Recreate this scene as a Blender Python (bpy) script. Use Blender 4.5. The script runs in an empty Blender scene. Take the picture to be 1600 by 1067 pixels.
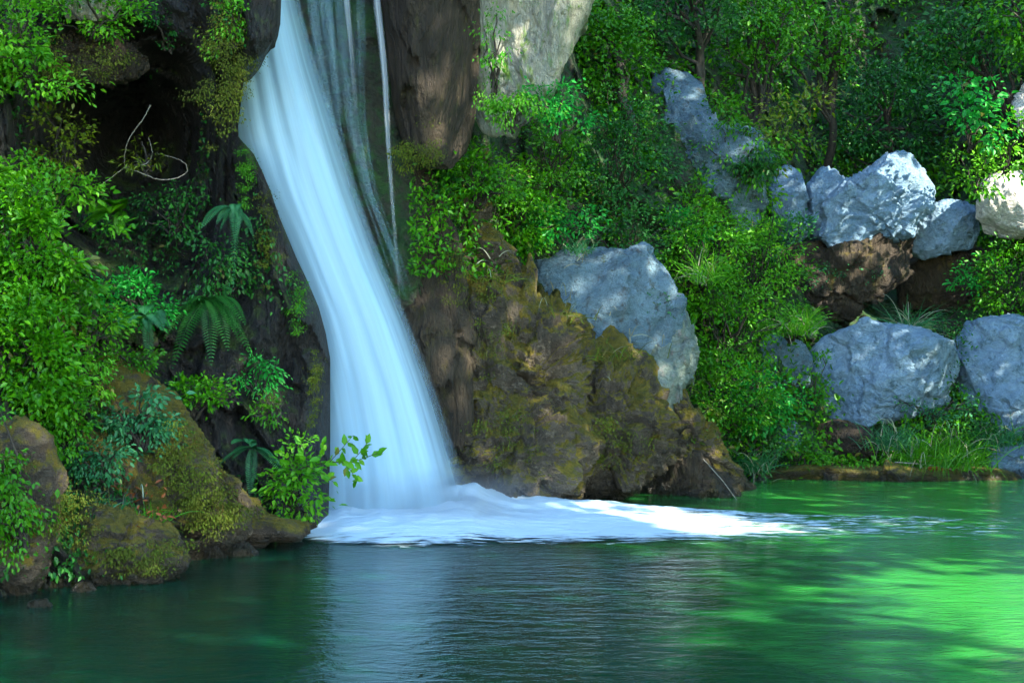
import bpy, math, random
import numpy as np
from mathutils import Vector
R = math.radians
rng = np.random.default_rng(7)
scn = bpy.context.scene
COL = scn.collection

# ------------------------------------------------------------------ camera, sky, sun, exposure
F = 2222.0                      # focal length in pixels of the 1600 px wide photograph
CH = 2.4
cam = bpy.data.cameras.new('camera'); cam.lens = 50.0; cam.sensor_width = 36.0
cam.clip_start = 0.1; cam.clip_end = 500
co = bpy.data.objects.new('camera', cam); COL.objects.link(co)
co.location = (0, 0, CH); co.rotation_euler = (R(90), 0, 0)
scn.camera = co
SUN = np.array([0.64, -0.52, 0.57]); SUN /= np.linalg.norm(SUN)
world = bpy.data.worlds.new('World'); scn.world = world; world.use_nodes = True
wn = world.node_tree
sky = wn.nodes.new('ShaderNodeTexSky'); sky.sky_type = 'NISHITA'; sky.sun_disc = False
sky.sun_elevation = math.asin(SUN[2]); sky.sun_rotation = math.atan2(SUN[0], SUN[1])
sky.air_density = 1.0; sky.dust_density = 0.0; sky.ozone_density = 1.6
bg = wn.nodes['Background']; bg.inputs['Strength'].default_value = 0.15
wn.links.new(sky.outputs[0], bg.inputs[0])
sl = bpy.data.lights.new('sun', 'SUN'); sl.energy = 3.2; sl.angle = R(0.5); sl.color = (1.0, 0.93, 0.8)
so = bpy.data.objects.new('sun', sl); COL.objects.link(so)
so.rotation_euler = Vector(SUN).to_track_quat('Z', 'Y').to_euler(); so.location = (20, -5, 25)
scn.view_settings.view_transform = 'Standard'; scn.view_settings.look = 'None'
scn.view_settings.gamma = 1.0; scn.view_settings.use_curve_mapping = False
scn.view_settings.exposure = 2.75
scn.render.engine = 'CYCLES'
scn.cycles.max_bounces = 6; scn.cycles.transparent_max_bounces = 24
scn.cycles.diffuse_bounces = 3; scn.cycles.glossy_bounces = 3

# ------------------------------------------------------------------ helpers
def P(px, py, Y):
    px, py, Y = np.broadcast_arrays(np.asarray(px, float), np.asarray(py, float), np.asarray(Y, float))
    return np.stack([(px - 800) / F * Y, Y, CH + (533.5 - py) / F * Y], -1)

def _h(ix, iy, iz, s):
    n = (ix * 374761393 + iy * 668265263 + iz * 2147483647 + s * 1274126177) & 0xffffffff
    n = ((n ^ (n >> 13)) * 1274126177) & 0xffffffff
    n = ((n ^ (n >> 16)) * 2246822519) & 0xffffffff
    return ((n ^ (n >> 15)) & 0xffffff) / float(0xffffff)
def vnoise(p, s=0):
    i = np.floor(p).astype(np.int64); f = p - i; f = f * f * f * (f * (f * 6 - 15) + 10)
    r = 0
    for a in (0, 1):
        for b in (0, 1):
            for c in (0, 1):
                w = (f[..., 0] if a else 1 - f[..., 0]) * (f[..., 1] if b else 1 - f[..., 1]) * (f[..., 2] if c else 1 - f[..., 2])
                r = r + w * _h(i[..., 0] + a, i[..., 1] + b, i[..., 2] + c, s)
    return r * 2 - 1
def fbm(p, oct=5, s=0, gain=0.5, ridge=False):
    r = 0; a = 1.0; t = 0
    for k in range(oct):
        n = vnoise(p * (2.03 ** k) + 17.3 * k, s + k)
        if ridge: n = 1 - 2 * np.abs(n)
        r = r + a * n; t += a; a *= gain
    return r / t

def worley(p, s=0, tilt=1.0):
    # chipped-facet displacement: every cell is its own tilted plane
    i0 = np.floor(p).astype(np.int64); best = np.full(p.shape[:-1], 9e9); res = np.zeros(p.shape[:-1])
    for a in (-1, 0, 1):
        for b in (-1, 0, 1):
            for c in (-1, 0, 1):
                i = i0 + np.array([a, b, c]); h = lambda k: _h(i[..., 0], i[..., 1], i[..., 2], s + k)
                d = p - (i + np.stack([h(1), h(2), h(3)], -1)); dd = (d ** 2).sum(-1)
                v = (h(4) - 0.5) + tilt * (d[..., 0] * (h(5) - .5) + d[..., 1] * (h(6) - .5) + d[..., 2] * (h(7) - .5)) * 1.6
                m = dd < best; best = np.where(m, dd, best); res = np.where(m, v, res)
    return res
def warp(p, a=0.35, f=1.3, s=40):
    return p + a * np.stack([fbm(p * f, 3, s), fbm(p * f, 3, s + 7), fbm(p * f, 3, s + 13)], -1)

def mk(name, V, Fc, mat, parent=None, loc=None, attrs=None, uv=None, smooth=True):
    V = np.asarray(V, float).reshape(-1, 3)
    L = np.array(loc if loc is not None else (0, 0, 0), float)
    base = L if parent is None else np.array(parent['_w'])
    me = bpy.data.meshes.new(name)
    W = (V - base).astype(np.float32)
    Fc = np.asarray(Fc, np.int32); n, k = Fc.shape
    me.vertices.add(len(W)); me.vertices.foreach_set('co', W.ravel())
    me.loops.add(n * k); me.loops.foreach_set('vertex_index', Fc.ravel())
    me.polygons.add(n); me.polygons.foreach_set('loop_start', np.arange(0, n * k, k, dtype=np.int32))
    me.polygons.foreach_set('use_smooth', np.full(n, smooth, dtype=bool))
    me.update(calc_edges=True)
    for an, av in (attrs or {}).items():
        a = me.attributes.new(an, 'FLOAT', 'POINT'); a.data.foreach_set('value', np.asarray(av, np.float32))
    if uv is not None:
        u = me.uv_layers.new(name='UVMap'); u.data.foreach_set('uv', uv[Fc.ravel()].astype(np.float32).ravel())
    me.materials.append(mat)
    o = bpy.data.objects.new(name, me); COL.objects.link(o)
    o.location = (0, 0, 0) if parent is not None else tuple(base)
    o['_w'] = [float(x) for x in base]
    if parent is not None: o.parent = parent
    return o
def empty(name, loc):
    o = bpy.data.objects.new(name, None); COL.objects.link(o); o.location = tuple(float(x) for x in loc)
    o['_w'] = [float(x) for x in loc]; o.empty_display_size = 0.2; return o
def tag(o, label=None, cat=None, group=None, kind=None):
    if label: o['label'] = label
    if cat: o['category'] = cat
    if group: o['group'] = group
    if kind: o['kind'] = kind
    return o
def gridfaces(nr, nc):
    i = np.arange(nr - 1)[:, None] * nc + np.arange(nc - 1)[None]
    i = i.ravel(); return np.stack([i, i + 1, i + nc + 1, i + nc], 1)

# ------------------------------------------------------------------ materials
def newmat(name):
    m = bpy.data.materials.new(name); m.use_nodes = True
    nt = m.node_tree; nt.nodes.clear()
    out = nt.nodes.new('ShaderNodeOutputMaterial')
    return m, nt, out
def N(nt, t, **kw):
    n = nt.nodes.new('ShaderNode' + t)
    for k, v in kw.items():
        if k.startswith('_'): setattr(n, k[1:], v)
        else:
            key = int(k[1:]) if k[0] == 'i' and k[1:].isdigit() else k.replace('__', ' ')
            if hasattr(v, 'is_linked'): nt.links.new(v, n.inputs[key])
            else: n.inputs[key].default_value = v
    return n
def mapped(nt, sc, src='pos', loc=(0, 0, 0)):
    if src == 'pos': s = N(nt, 'NewGeometry').outputs['Position']
    else: s = N(nt, 'TexCoord').outputs[src]
    m = N(nt, 'Mapping', Scale=sc, Location=loc); nt.links.new(s, m.inputs['Vector']); return m.outputs[0]
def noise(nt, vec, scale, det=4, rough=0.55, dist=0.0):
    return N(nt, 'TexNoise', Vector=vec, Scale=scale, Detail=float(det), Roughness=rough, Distortion=dist).outputs['Fac']
def rampf(nt, fac, a, b, lo=0.0, hi=1.0):
    return N(nt, 'MapRange', _interpolation_type='SMOOTHSTEP', Value=fac, From__Min=a, From__Max=b, To__Min=lo, To__Max=hi).outputs[0]
def mix(nt, f, a, b):
    n = nt.nodes.new('ShaderNodeMix'); n.data_type = 'RGBA'
    for sock, v in ((n.inputs[0], f), (n.inputs[6], a), (n.inputs[7], b)):
        if hasattr(v, 'is_linked'): nt.links.new(v, sock)
        else: sock.default_value = (*v, 1) if isinstance(v, tuple) and len(v) == 3 else v
    return n.outputs[2]
def math_(nt, op, a, b=0.0, clamp=False):
    n = nt.nodes.new('ShaderNodeMath'); n.operation = op; n.use_clamp = clamp
    for sock, v in ((n.inputs[0], a), (n.inputs[1], b)):
        if hasattr(v, 'is_linked'): nt.links.new(v, sock)
        else: sock.default_value = v
    return n.outputs[0]

def rockmat(name, c1, c2, c3=None, moss=(0.03, 0.07, 0.008), moss_lo=0.6, moss_hi=0.75, up=0.25, rough=0.75, bump=0.06, sc=1.0, crack=0.10, stretch=1.0):
    m, nt, out = newmat(name)
    v = mapped(nt, (1, 1, stretch))
    n1 = noise(nt, v, 0.9 * sc, 6, 0.6, 0.3)
    n2 = noise(nt, v, 4.5 * sc, 8, 0.7)
    n3 = noise(nt, v, 22 * sc, 5, 0.65)
    col = mix(nt, rampf(nt, n1, 0.35, 0.65), c1, c2)
    if c3: col = mix(nt, rampf(nt, n2, 0.52, 0.68), col, c3)
    vo = N(nt, 'TexVoronoi', _feature='DISTANCE_TO_EDGE', Vector=v, Scale=2.1 * sc)
    wv = N(nt, 'VectorMath', _operation='ADD', i0=v)
    nz = N(nt, 'TexNoise', Vector=v, Scale=1.7 * sc, Detail=4.0)
    sc2 = N(nt, 'VectorMath', _operation='SCALE', i0=nz.outputs['Color']); sc2.inputs['Scale'].default_value = 1.1
    nt.links.new(sc2.outputs[0], wv.inputs[1]); nt.links.new(wv.outputs[0], vo.inputs['Vector'])
    cr = rampf(nt, vo.outputs['Distance'], 0.0, 0.05)
    col = mix(nt, math_(nt, 'MULTIPLY', math_(nt, 'SUBTRACT', 1.0, cr), crack), col, (0.03, 0.028, 0.022))
    col = mix(nt, rampf(nt, n3, 0.35, 0.7, 0.0, 0.45), col, tuple(x * 0.55 for x in c1))
    g = N(nt, 'NewGeometry'); sx = N(nt, 'SeparateXYZ', Vector=g.outputs['Normal'])
    mf = math_(nt, 'ADD', math_(nt, 'ADD', math_(nt, 'MULTIPLY', n1, 0.55), math_(nt, 'MULTIPLY', n2, 0.5)), math_(nt, 'MULTIPLY', sx.outputs[2], up))
    mf = rampf(nt, mf, moss_lo, moss_hi)
    mcol = mix(nt, rampf(nt, n2, 0.35, 0.65), moss, tuple(x * y for x, y in zip(moss, (2.0, 1.5, 1.2))))
    col = mix(nt, mf, col, mcol)
    hgt = math_(nt, 'ADD', math_(nt, 'MULTIPLY', n2, 1.6), math_(nt, 'MULTIPLY', n3, 0.5))
    hgt = math_(nt, 'ADD', hgt, math_(nt, 'MULTIPLY', cr, 0.12))
    st = noise(nt, mapped(nt, (4.0, 4.0, 0.5) if stretch < 0.7 else (1.3, 1.3, 2.6)), 1.3 * sc, 6, 0.62, 1.4 if stretch < 0.7 else 2.5)
    hgt = math_(nt, 'ADD', hgt, math_(nt, 'MULTIPLY', rampf(nt, st, 0.42, 0.58), 0.5 if stretch < 0.7 else 0.3))
    col = mix(nt, rampf(nt, st, 0.60, 0.72, 0, 0.35), col, tuple(x * 0.4 for x in c1))
    # wet band along the waterline
    pz = N(nt, 'SeparateXYZ', Vector=g.outputs['Position']).outputs[2]
    wet = rampf(nt, math_(nt, 'ADD', pz, math_(nt, 'MULTIPLY', n2, -0.35)), -0.08, 0.02, 1.0, 0.0)
    col = mix(nt, math_(nt, 'MULTIPLY', wet, 0.75), col, (0.02, 0.018, 0.008))
    rough = math_(nt, 'SUBTRACT', rough, math_(nt, 'MULTIPLY', wet, 0.5))
    b = N(nt, 'Bump', Strength=1.0, Distance=bump * 1.3, Height=hgt)
    bs = N(nt, 'BsdfPrincipled', Base__Color=col, Roughness=rough, Normal=b.outputs[0])
    nt.links.new(bs.outputs[0], out.inputs[0]); return m

def leafmat(name, cols, trans=0.3, rough=0.45):
    m, nt, out = newmat(name)
    a = N(nt, 'Attribute', _attribute_name='rnd').outputs['Fac']
    r = nt.nodes.new('ShaderNodeValToRGB'); nt.links.new(a, r.inputs[0])
    e = r.color_ramp.elements
    while len(e) < len(cols): e.new(0.5)
    for k, c in enumerate(cols):
        e[k].position = k / (len(cols) - 1); e[k].color = (*c, 1)
    n = noise(nt, mapped(nt, (1, 1, 1)), 1.3, 3)
    col = mix(nt, rampf(nt, n, 0.35, 0.65, 0, 0.5), r.outputs[0], cols[0])
    col = mix(nt, rampf(nt, a, 0.965, 0.99, 0, 0.8), col, (0.16, 0.11, 0.03))
    bs = N(nt, 'BsdfPrincipled', Base__Color=col, Roughness=rough)
    bs.inputs['Specular IOR Level'].default_value = 0.35
    t = N(nt, 'BsdfTranslucent', Color=col)
    mx = N(nt, 'MixShader', Fac=trans); nt.links.new(bs.outputs[0], mx.inputs[1]); nt.links.new(t.outputs[0], mx.inputs[2])
    nt.links.new(mx.outputs[0], out.inputs[0]); return m
def plain(name, c1, c2, rough=0.8, scale=8, bump=0.01):
    m, nt, out = newmat(name)
    n = noise(nt, mapped(nt, (1, 1, 1)), scale, 5)
    b = N(nt, 'Bump', Strength=0.8, Distance=bump, Height=n)
    bs = N(nt, 'BsdfPrincipled', Base__Color=mix(nt, rampf(nt, n, 0.35, 0.65), c1, c2), Roughness=rough, Normal=b.outputs[0])
    nt.links.new(bs.outputs[0], out.inputs[0]); return m

M = {}
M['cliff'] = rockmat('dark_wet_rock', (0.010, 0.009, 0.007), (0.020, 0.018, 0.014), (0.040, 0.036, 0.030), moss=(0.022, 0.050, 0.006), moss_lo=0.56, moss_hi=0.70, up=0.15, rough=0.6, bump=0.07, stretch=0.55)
M['hill'] = rockmat('hillside_earth', (0.032, 0.036, 0.018), (0.07, 0.065, 0.045), (0.03, 0.06, 0.02), moss=(0.012, 0.055, 0.010), moss_lo=0.46, moss_hi=0.60, up=0.1, rough=0.9, bump=0.08)
M['olive'] = rockmat('mossy_brown_rock', (0.085, 0.062, 0.034), (0.22, 0.17, 0.11), (0.36, 0.29, 0.20), moss=(0.12, 0.12, 0.006), moss_lo=0.51, moss_hi=0.62, up=0.2, rough=0.85, bump=0.12, sc=1.8)
M['blue'] = rockmat('grey_limestone', (0.17, 0.28, 0.38), (0.27, 0.40, 0.50), (0.08, 0.15, 0.18), moss=(0.06, 0.13, 0.05), moss_lo=0.70, moss_hi=0.82, up=0.06, rough=0.85, bump=0.05, crack=0.15)
M['blued'] = rockmat('weathered_limestone', (0.12, 0.21, 0.27), (0.21, 0.33, 0.40), (0.09, 0.095, 0.09), moss=(0.05, 0.12, 0.04), moss_lo=0.62, moss_hi=0.74, up=0.02, rough=0.85, bump=0.06, sc=1.6, crack=0.2)
M['slab'] = rockmat('greenish_limestone', (0.18, 0.25, 0.20), (0.30, 0.36, 0.30), (0.36, 0.32, 0.28), moss=(0.05, 0.13, 0.04), moss_lo=0.62, moss_hi=0.76, up=0.0, rough=0.85, bump=0.06, sc=1.4)
M['tufa'] = rockmat('pale_tufa', (0.46, 0.45, 0.30), (0.66, 0.64, 0.52), (0.26, 0.42, 0.16), moss=(0.16, 0.34, 0.045), moss_lo=0.56, moss_hi=0.70, up=0.0, rough=0.9, bump=0.12, sc=2.0, stretch=0.35)
M['white'] = rockmat('white_limestone', (0.55, 0.52, 0.46), (0.68, 0.65, 0.58), (0.34, 0.31, 0.25), moss=(0.2, 0.22, 0.06), moss_lo=0.8, moss_hi=0.9, up=0.0, rough=0.85, bump=0.06, crack=0.2)
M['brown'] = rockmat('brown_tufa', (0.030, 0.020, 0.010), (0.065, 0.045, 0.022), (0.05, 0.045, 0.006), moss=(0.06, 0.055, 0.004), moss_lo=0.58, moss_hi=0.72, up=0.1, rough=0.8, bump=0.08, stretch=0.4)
M['leaf'] = leafmat('leaf_green', [(0.027, 0.1522, 0.0006), (0.054, 0.2664, 0.0012), (0.135, 0.406, 0.0036)])
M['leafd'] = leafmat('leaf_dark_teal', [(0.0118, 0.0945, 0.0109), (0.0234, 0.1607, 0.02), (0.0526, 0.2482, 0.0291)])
M['leafb'] = leafmat('leaf_bright', [(0.048, 0.2407, 0.004), (0.096, 0.3718, 0.0075), (0.216, 0.525, 0.015)], trans=0.4)
M['leafm'] = leafmat('leaf_emerald', [(0.009, 0.2016, 0.0158), (0.018, 0.3226, 0.0308), (0.045, 0.4032, 0.0528)], trans=0.4)
M['leafy'] = leafmat('leaf_yellow_green', [(0.078, 0.1463, 0.0048), (0.1404, 0.2275, 0.0072), (0.2496, 0.3087, 0.018)], trans=0.4)
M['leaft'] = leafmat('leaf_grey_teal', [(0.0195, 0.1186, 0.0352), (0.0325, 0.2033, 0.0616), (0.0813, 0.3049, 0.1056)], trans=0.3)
M['moss'] = leafmat('moss_olive', [(0.0557, 0.0735, 0.0019), (0.0894, 0.1143, 0.0029), (0.0994, 0.1796, 0.0048)], trans=0.2, rough=0.8)
M['dry'] = leafmat('dry_grass', [(0.20, 0.19, 0.11), (0.30, 0.30, 0.20), (0.22, 0.30, 0.18)], trans=0.2)
M['orange'] = leafmat('orange_leaf', [(0.25, 0.06, 0.015), (0.30, 0.09, 0.02), (0.35, 0.13, 0.03)], trans=0.3)
M['bark'] = plain('bark', (0.018, 0.015, 0.010), (0.045, 0.038, 0.026), scale=20)
M['twig'] = plain('dry_twig', (0.16, 0.14, 0.10), (0.28, 0.26, 0.20), scale=30)

# waterfall material: silky sheet, edges thin out
def fallmat(name, dens, wob, col, stre=26, det=6):
    m, nt, out = newmat(name)
    uv = N(nt, 'TexCoord').outputs['UV']
    mp = N(nt, 'Mapping', Scale=(stre, 1.6, 1)); nt.links.new(uv, mp.inputs[0])
    mp2 = N(nt, 'Mapping', Scale=(stre * 0.28, 0.9, 1)); nt.links.new(uv, mp2.inputs[0])
    s1 = noise(nt, mp.outputs[0], 1.0, det, 0.6, 0.15); s2 = noise(nt, mp2.outputs[0], 1.0, 3, 0.5, 0.2)
    st = math_(nt, 'ADD', math_(nt, 'MULTIPLY', s1, 0.5), math_(nt, 'MULTIPLY', s2, 0.5))
    ed = N(nt, 'Attribute', _attribute_name='edge').outputs['Fac']
    a = math_(nt, 'ADD', math_(nt, 'MULTIPLY', ed, dens), math_(nt, 'MULTIPLY', math_(nt, 'SUBTRACT', st, 0.5), wob))
    a = math_(nt, 'MULTIPLY', math_(nt, 'MINIMUM', math_(nt, 'MAXIMUM', a, 0.0), 1.0), rampf(nt, ed, 0.0, 0.12))
    b = N(nt, 'Bump', Strength=0.3, Distance=0.03, Height=st)
    c = mix(nt, rampf(nt, st, 0.3, 0.7), tuple(x * 0.82 for x in col), col)
    d = N(nt, 'BsdfPrincipled', Base__Color=c, Roughness=0.55, Normal=b.outputs[0])
    tl = N(nt, 'BsdfTranslucent', Color=c)
    mx0 = N(nt, 'MixShader', Fac=0.25); nt.links.new(d.outputs[0], mx0.inputs[1]); nt.links.new(tl.outputs[0], mx0.inputs[2])
    tr = N(nt, 'BsdfTransparent')
    mx = N(nt, 'MixShader', Fac=a); nt.links.new(tr.outputs[0], mx.inputs[1]); nt.links.new(mx0.outputs[0], mx.inputs[2])
    nt.links.new(mx.outputs[0], out.inputs[0]); return m
M['fall'] = fallmat('falling_water', 1.6, 0.85, (0.44, 0.70, 0.84))
M['veil'] = fallmat('thin_falling_water', 0.24, 1.5, (0.30, 0.52, 0.60), stre=9, det=2)
M['strand'] = fallmat('water_strand', 0.9, 0.9, (0.55, 0.62, 0.64), stre=5, det=2)

def foammat():
    m, nt, out = newmat('white_foam')
    v = mapped(nt, (0.5, 1.4, 1)); n = noise(nt, v, 6.0, 6, 0.62, 0.3)
    v2 = mapped(nt, (0.30, 1.6, 1)); n2 = noise(nt, v2, 7.0, 5, 0.6, 0.2)
    ed = N(nt, 'Attribute', _attribute_name='edge').outputs['Fac']
    s = math_(nt, 'ADD', math_(nt, 'MULTIPLY', n, 1.2), math_(nt, 'MULTIPLY', n2, 1.3))
    s = math_(nt, 'ADD', s, math_(nt, 'MULTIPLY', ed, 1.0))
    a = rampf(nt, s, 1.42, 1.85)
    b = N(nt, 'Bump', Strength=0.6, Distance=0.06, Height=n)
    d = N(nt, 'BsdfPrincipled', Base__Color=(0.62, 0.78, 0.86, 1), Roughness=0.6, Normal=b.outputs[0])
    tr = N(nt, 'BsdfTransparent')
    mx = N(nt, 'MixShader', Fac=a); nt.links.new(tr.outputs[0], mx.inputs[1]); nt.links.new(d.outputs[0], mx.inputs[2])
    nt.links.new(mx.outputs[0], out.inputs[0]); return m
M['foam'] = foammat()

def watermat():
    m, nt, out = newmat('pool_water')
    v = mapped(nt, (1, 1, 1))
    n = noise(nt, v, 0.5, 5, 0.6, 0.8)
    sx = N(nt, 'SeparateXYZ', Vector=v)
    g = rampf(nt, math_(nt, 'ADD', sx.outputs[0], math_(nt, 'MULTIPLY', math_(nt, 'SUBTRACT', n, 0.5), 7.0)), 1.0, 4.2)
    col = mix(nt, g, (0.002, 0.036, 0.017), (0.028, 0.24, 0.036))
    w1 = noise(nt, mapped(nt, (0.6, 1.3, 1)), 2.2, 5, 0.6, 0.8)
    w2 = noise(nt, mapped(nt, (0.7, 1.2, 1)), 6.5, 4, 0.6, 0.8)
    h = math_(nt, 'ADD', math_(nt, 'MULTIPLY', w1, 1.0), math_(nt, 'MULTIPLY', w2, 0.60))
    b = N(nt, 'Bump', Strength=0.36, Distance=0.05, Height=h)
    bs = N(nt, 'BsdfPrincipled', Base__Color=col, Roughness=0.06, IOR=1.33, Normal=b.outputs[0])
    bs.inputs['Subsurface Weight'].default_value = 0.85; bs.inputs['Subsurface Radius'].default_value = (0.25, 1.0, 0.5); bs.inputs['Subsurface Scale'].default_value = 0.45
    nt.links.new(bs.outputs[0], out.inputs[0]); return m
M['water'] = watermat()

# ------------------------------------------------------------------ relief surfaces (cliffs, hillside)
class TPS:
    def __init__(s, pts, reg=0.02):
        p = np.array(pts, float); s.c = p[:, :2] / 500.0; y = p[:, 2]
        K = s.k(s.c, s.c) + reg * np.eye(len(p)); Q = np.hstack([np.ones((len(p), 1)), s.c])
        A = np.block([[K, Q], [Q.T, np.zeros((3, 3))]])
        s.w = np.linalg.solve(A, np.concatenate([y, np.zeros(3)]))
    def k(s, a, b):
        d2 = ((a[:, None] - b[None]) ** 2).sum(-1); return 0.5 * d2 * np.log(d2 + 1e-9)
    def __call__(s, px, py):
        q = np.stack([np.ravel(px), np.ravel(py)], 1) / 500.0; o = []
        for k in range(0, len(q), 20000):
            c = q[k:k + 20000]; o.append(s.k(c, s.c) @ s.w[:-3] + s.w[-3] + c @ s.w[-2:])
        return np.concatenate(o).reshape(np.shape(px))

left_pts = [(-600,-300,12),(-600,300,11),(-600,950,10),(-300,950,11.6),(-300,500,13),(-300,0,14),(-300,-500,15),
 (0,940,13.3),(0,800,13.8),(0,600,14.6),(0,400,15.6),(0,200,16.6),(0,0,17),(0,-300,18),(0,-600,19),
 (130,915,14.1),(130,750,14.9),(130,560,16),(130,420,17.5),(110,320,19.0),(150,190,21),(150,90,18.4),(130,0,18),(200,220,22),(260,200,21.5),(200,80,18.6),
 (260,895,15.0),(330,850,16.2),(250,650,16.6),(300,500,18.5),(280,380,19),(310,100,18.6),(280,300,20),
 (400,850,17.0),(400,760,17.7),(400,600,18.3),(400,450,18.3),(400,330,18),(370,250,17.8),(360,100,17.4),(350,0,17.2),(360,-300,17.5),(360,-600,18),
 (500,830,18.1),(500,700,18.2),(480,550,18.1),(0,1100,13),(300,1100,15),(500,1000,17.8)]
Lsurf = TPS(left_pts)
edge_tab = np.array([(-700,432),(0,431),(60,429),(85,411),(104,384),(150,378),(200,372),(215,373),(240,396),(270,411),(300,423),(340,437),(400,462),(440,481),(480,498),(520,509),(560,516),(700,516),(860,512),(1200,512)], float)
def left_cliff():
    py = np.linspace(-650, 1010, 420); nc = 420
    Rr = np.interp(py, edge_tab[:, 0], edge_tab[:, 1])
    u = np.linspace(0, 1, nc - 30)
    px = -650 + (Rr[:, None] + 650) * (u[None] ** 0.8)
    PY = np.broadcast_to(py[:, None], px.shape)
    Y = Lsurf(px, PY)
    V = P(px, PY, Y)
    dist = Rr[:, None] - px
    fade = np.clip(dist / 45, 0, 1)
    # columnar, undercut rock: vertical ribs plus lumps
    n = fbm(V * np.array([1.1, 1.1, 0.45]), 5, 3, 0.5, True) * 0.32 + fbm(V * 2.6, 5, 9) * 0.16 + fbm(V * 0.5, 3, 21) * 0.35 + worley(warp(V * np.array([1.5, 1.5, 0.7])), 5) * 0.35 + worley(warp(V * np.array([4, 4, 2.0]), 0.2, 2), 6) * 0.12
    Y2 = Y - n * (0.1 + 0.9 * fade) + 0.9 * (1 - np.clip(dist / 60, 0, 1)) ** 3 * 0.35
    V = P(px, PY, Y2)
    # curl the edge back into depth
    t = np.linspace(0, 1, 31)[1:]
    last = V[:, -1]
    bk = np.stack([last[:, None, 0] + 0.10 * np.sin(t * 3.14) [None] - t[None] * 0.5 * (t[None] > .3), last[:, None, 1] + 3.5 * t[None], np.broadcast_to(last[:, None, 2], (len(py), 30))], -1)
    bk[..., 0] = last[:, None, 0] + ((last[:, None, 0] / last[:, None, 1]) * 3.5 * t[None]) - 0.35 * t[None]   # stays inside its own silhouette
    V = np.concatenate([V, bk], 1)
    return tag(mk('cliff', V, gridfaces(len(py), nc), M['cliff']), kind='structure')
left_cliff()

hill_pts = [(300,-500,22),(300,0,20.8),(300,500,20.2),(300,900,20),(400,-300,21),(400,0,20.5),(400,400,20),(400,860,19.8),(560,-300,21),(560,0,20.2),(560,400,19.9),(600,860,19.8),
 (640,0,20),(640,400,19.9),(680,850,20.0),(660,-300,21),
 (750,850,20.8),(750,500,20.9),(720,300,20.8),(760,100,21.4),(760,-300,22.5),
 (870,850,22.4),(870,600,22.6),(870,450,23.2),(850,300,23.7),(870,200,24.5),(900,0,27),(900,-300,30),(900,-700,33),
 (1000,850,23.4),(1000,600,23.8),(1000,400,24.7),(1000,250,26.3),(1000,100,28.5),(1000,-200,33),
 (1130,850,24.3),(1130,600,25),(1130,450,26.2),(1150,300,28),(1150,150,30),(1150,-100,34),(1150,-600,40),
 (1300,850,25.4),(1300,750,25.8),(1300,650,27),(1300,500,29),(1300,400,32),(1350,250,37),(1350,100,40),(1350,-200,45),(1350,-700,52),
 (1450,850,25.6),(1450,700,26.3),(1450,600,27.8),(1430,470,32.5),(1450,390,34),
 (1600,850,25.6),(1600,740,25.9),(1600,650,27.2),(1600,500,29),(1600,350,30.5),(1600,150,32.5),(1600,-100,37),(1600,-700,45),
 (1900,850,24.5),(1900,500,29),(1900,200,31.5),(1900,-200,35),(1900,-700,40),(2600,850,22),(2600,300,28),(2600,-700,36)]
Hsurf = TPS(hill_pts)
def hillside():
    py = np.linspace(-700, 900, 420); px = np.linspace(290, 2700, 560)
    PX, PY = np.meshgrid(px, py)
    Y = Hsurf(PX, PY); V = P(PX, PY, Y)
    w = np.clip((PX - 640) / 200, 0.35, 1)
    n = (fbm(V * np.array([0.8, 0.8, 0.5]), 5, 5, 0.55, True) * 0.5 + fbm(V * 2.3, 5, 12) * 0.2 + worley(warp(V * np.array([1.1, 1.1, 0.6])), 15) * 0.45 + worley(warp(V * np.array([3, 3, 1.7]), 0.2, 2), 16) * 0.16)
    V = P(PX, PY, Y - n * w)
    return tag(mk('hillside', V, gridfaces(*PX.shape), M['hill']), kind='structure')
hillside()

# water
xs = np.linspace(-70, 70, 60); ys = np.linspace(-60, 60, 60)
X, Yg = np.meshgrid(xs, ys)
tag(mk('water', np.stack([X, Yg, np.zeros_like(X)], -1), gridfaces(60, 60), M['water']), kind='structure')

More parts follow.
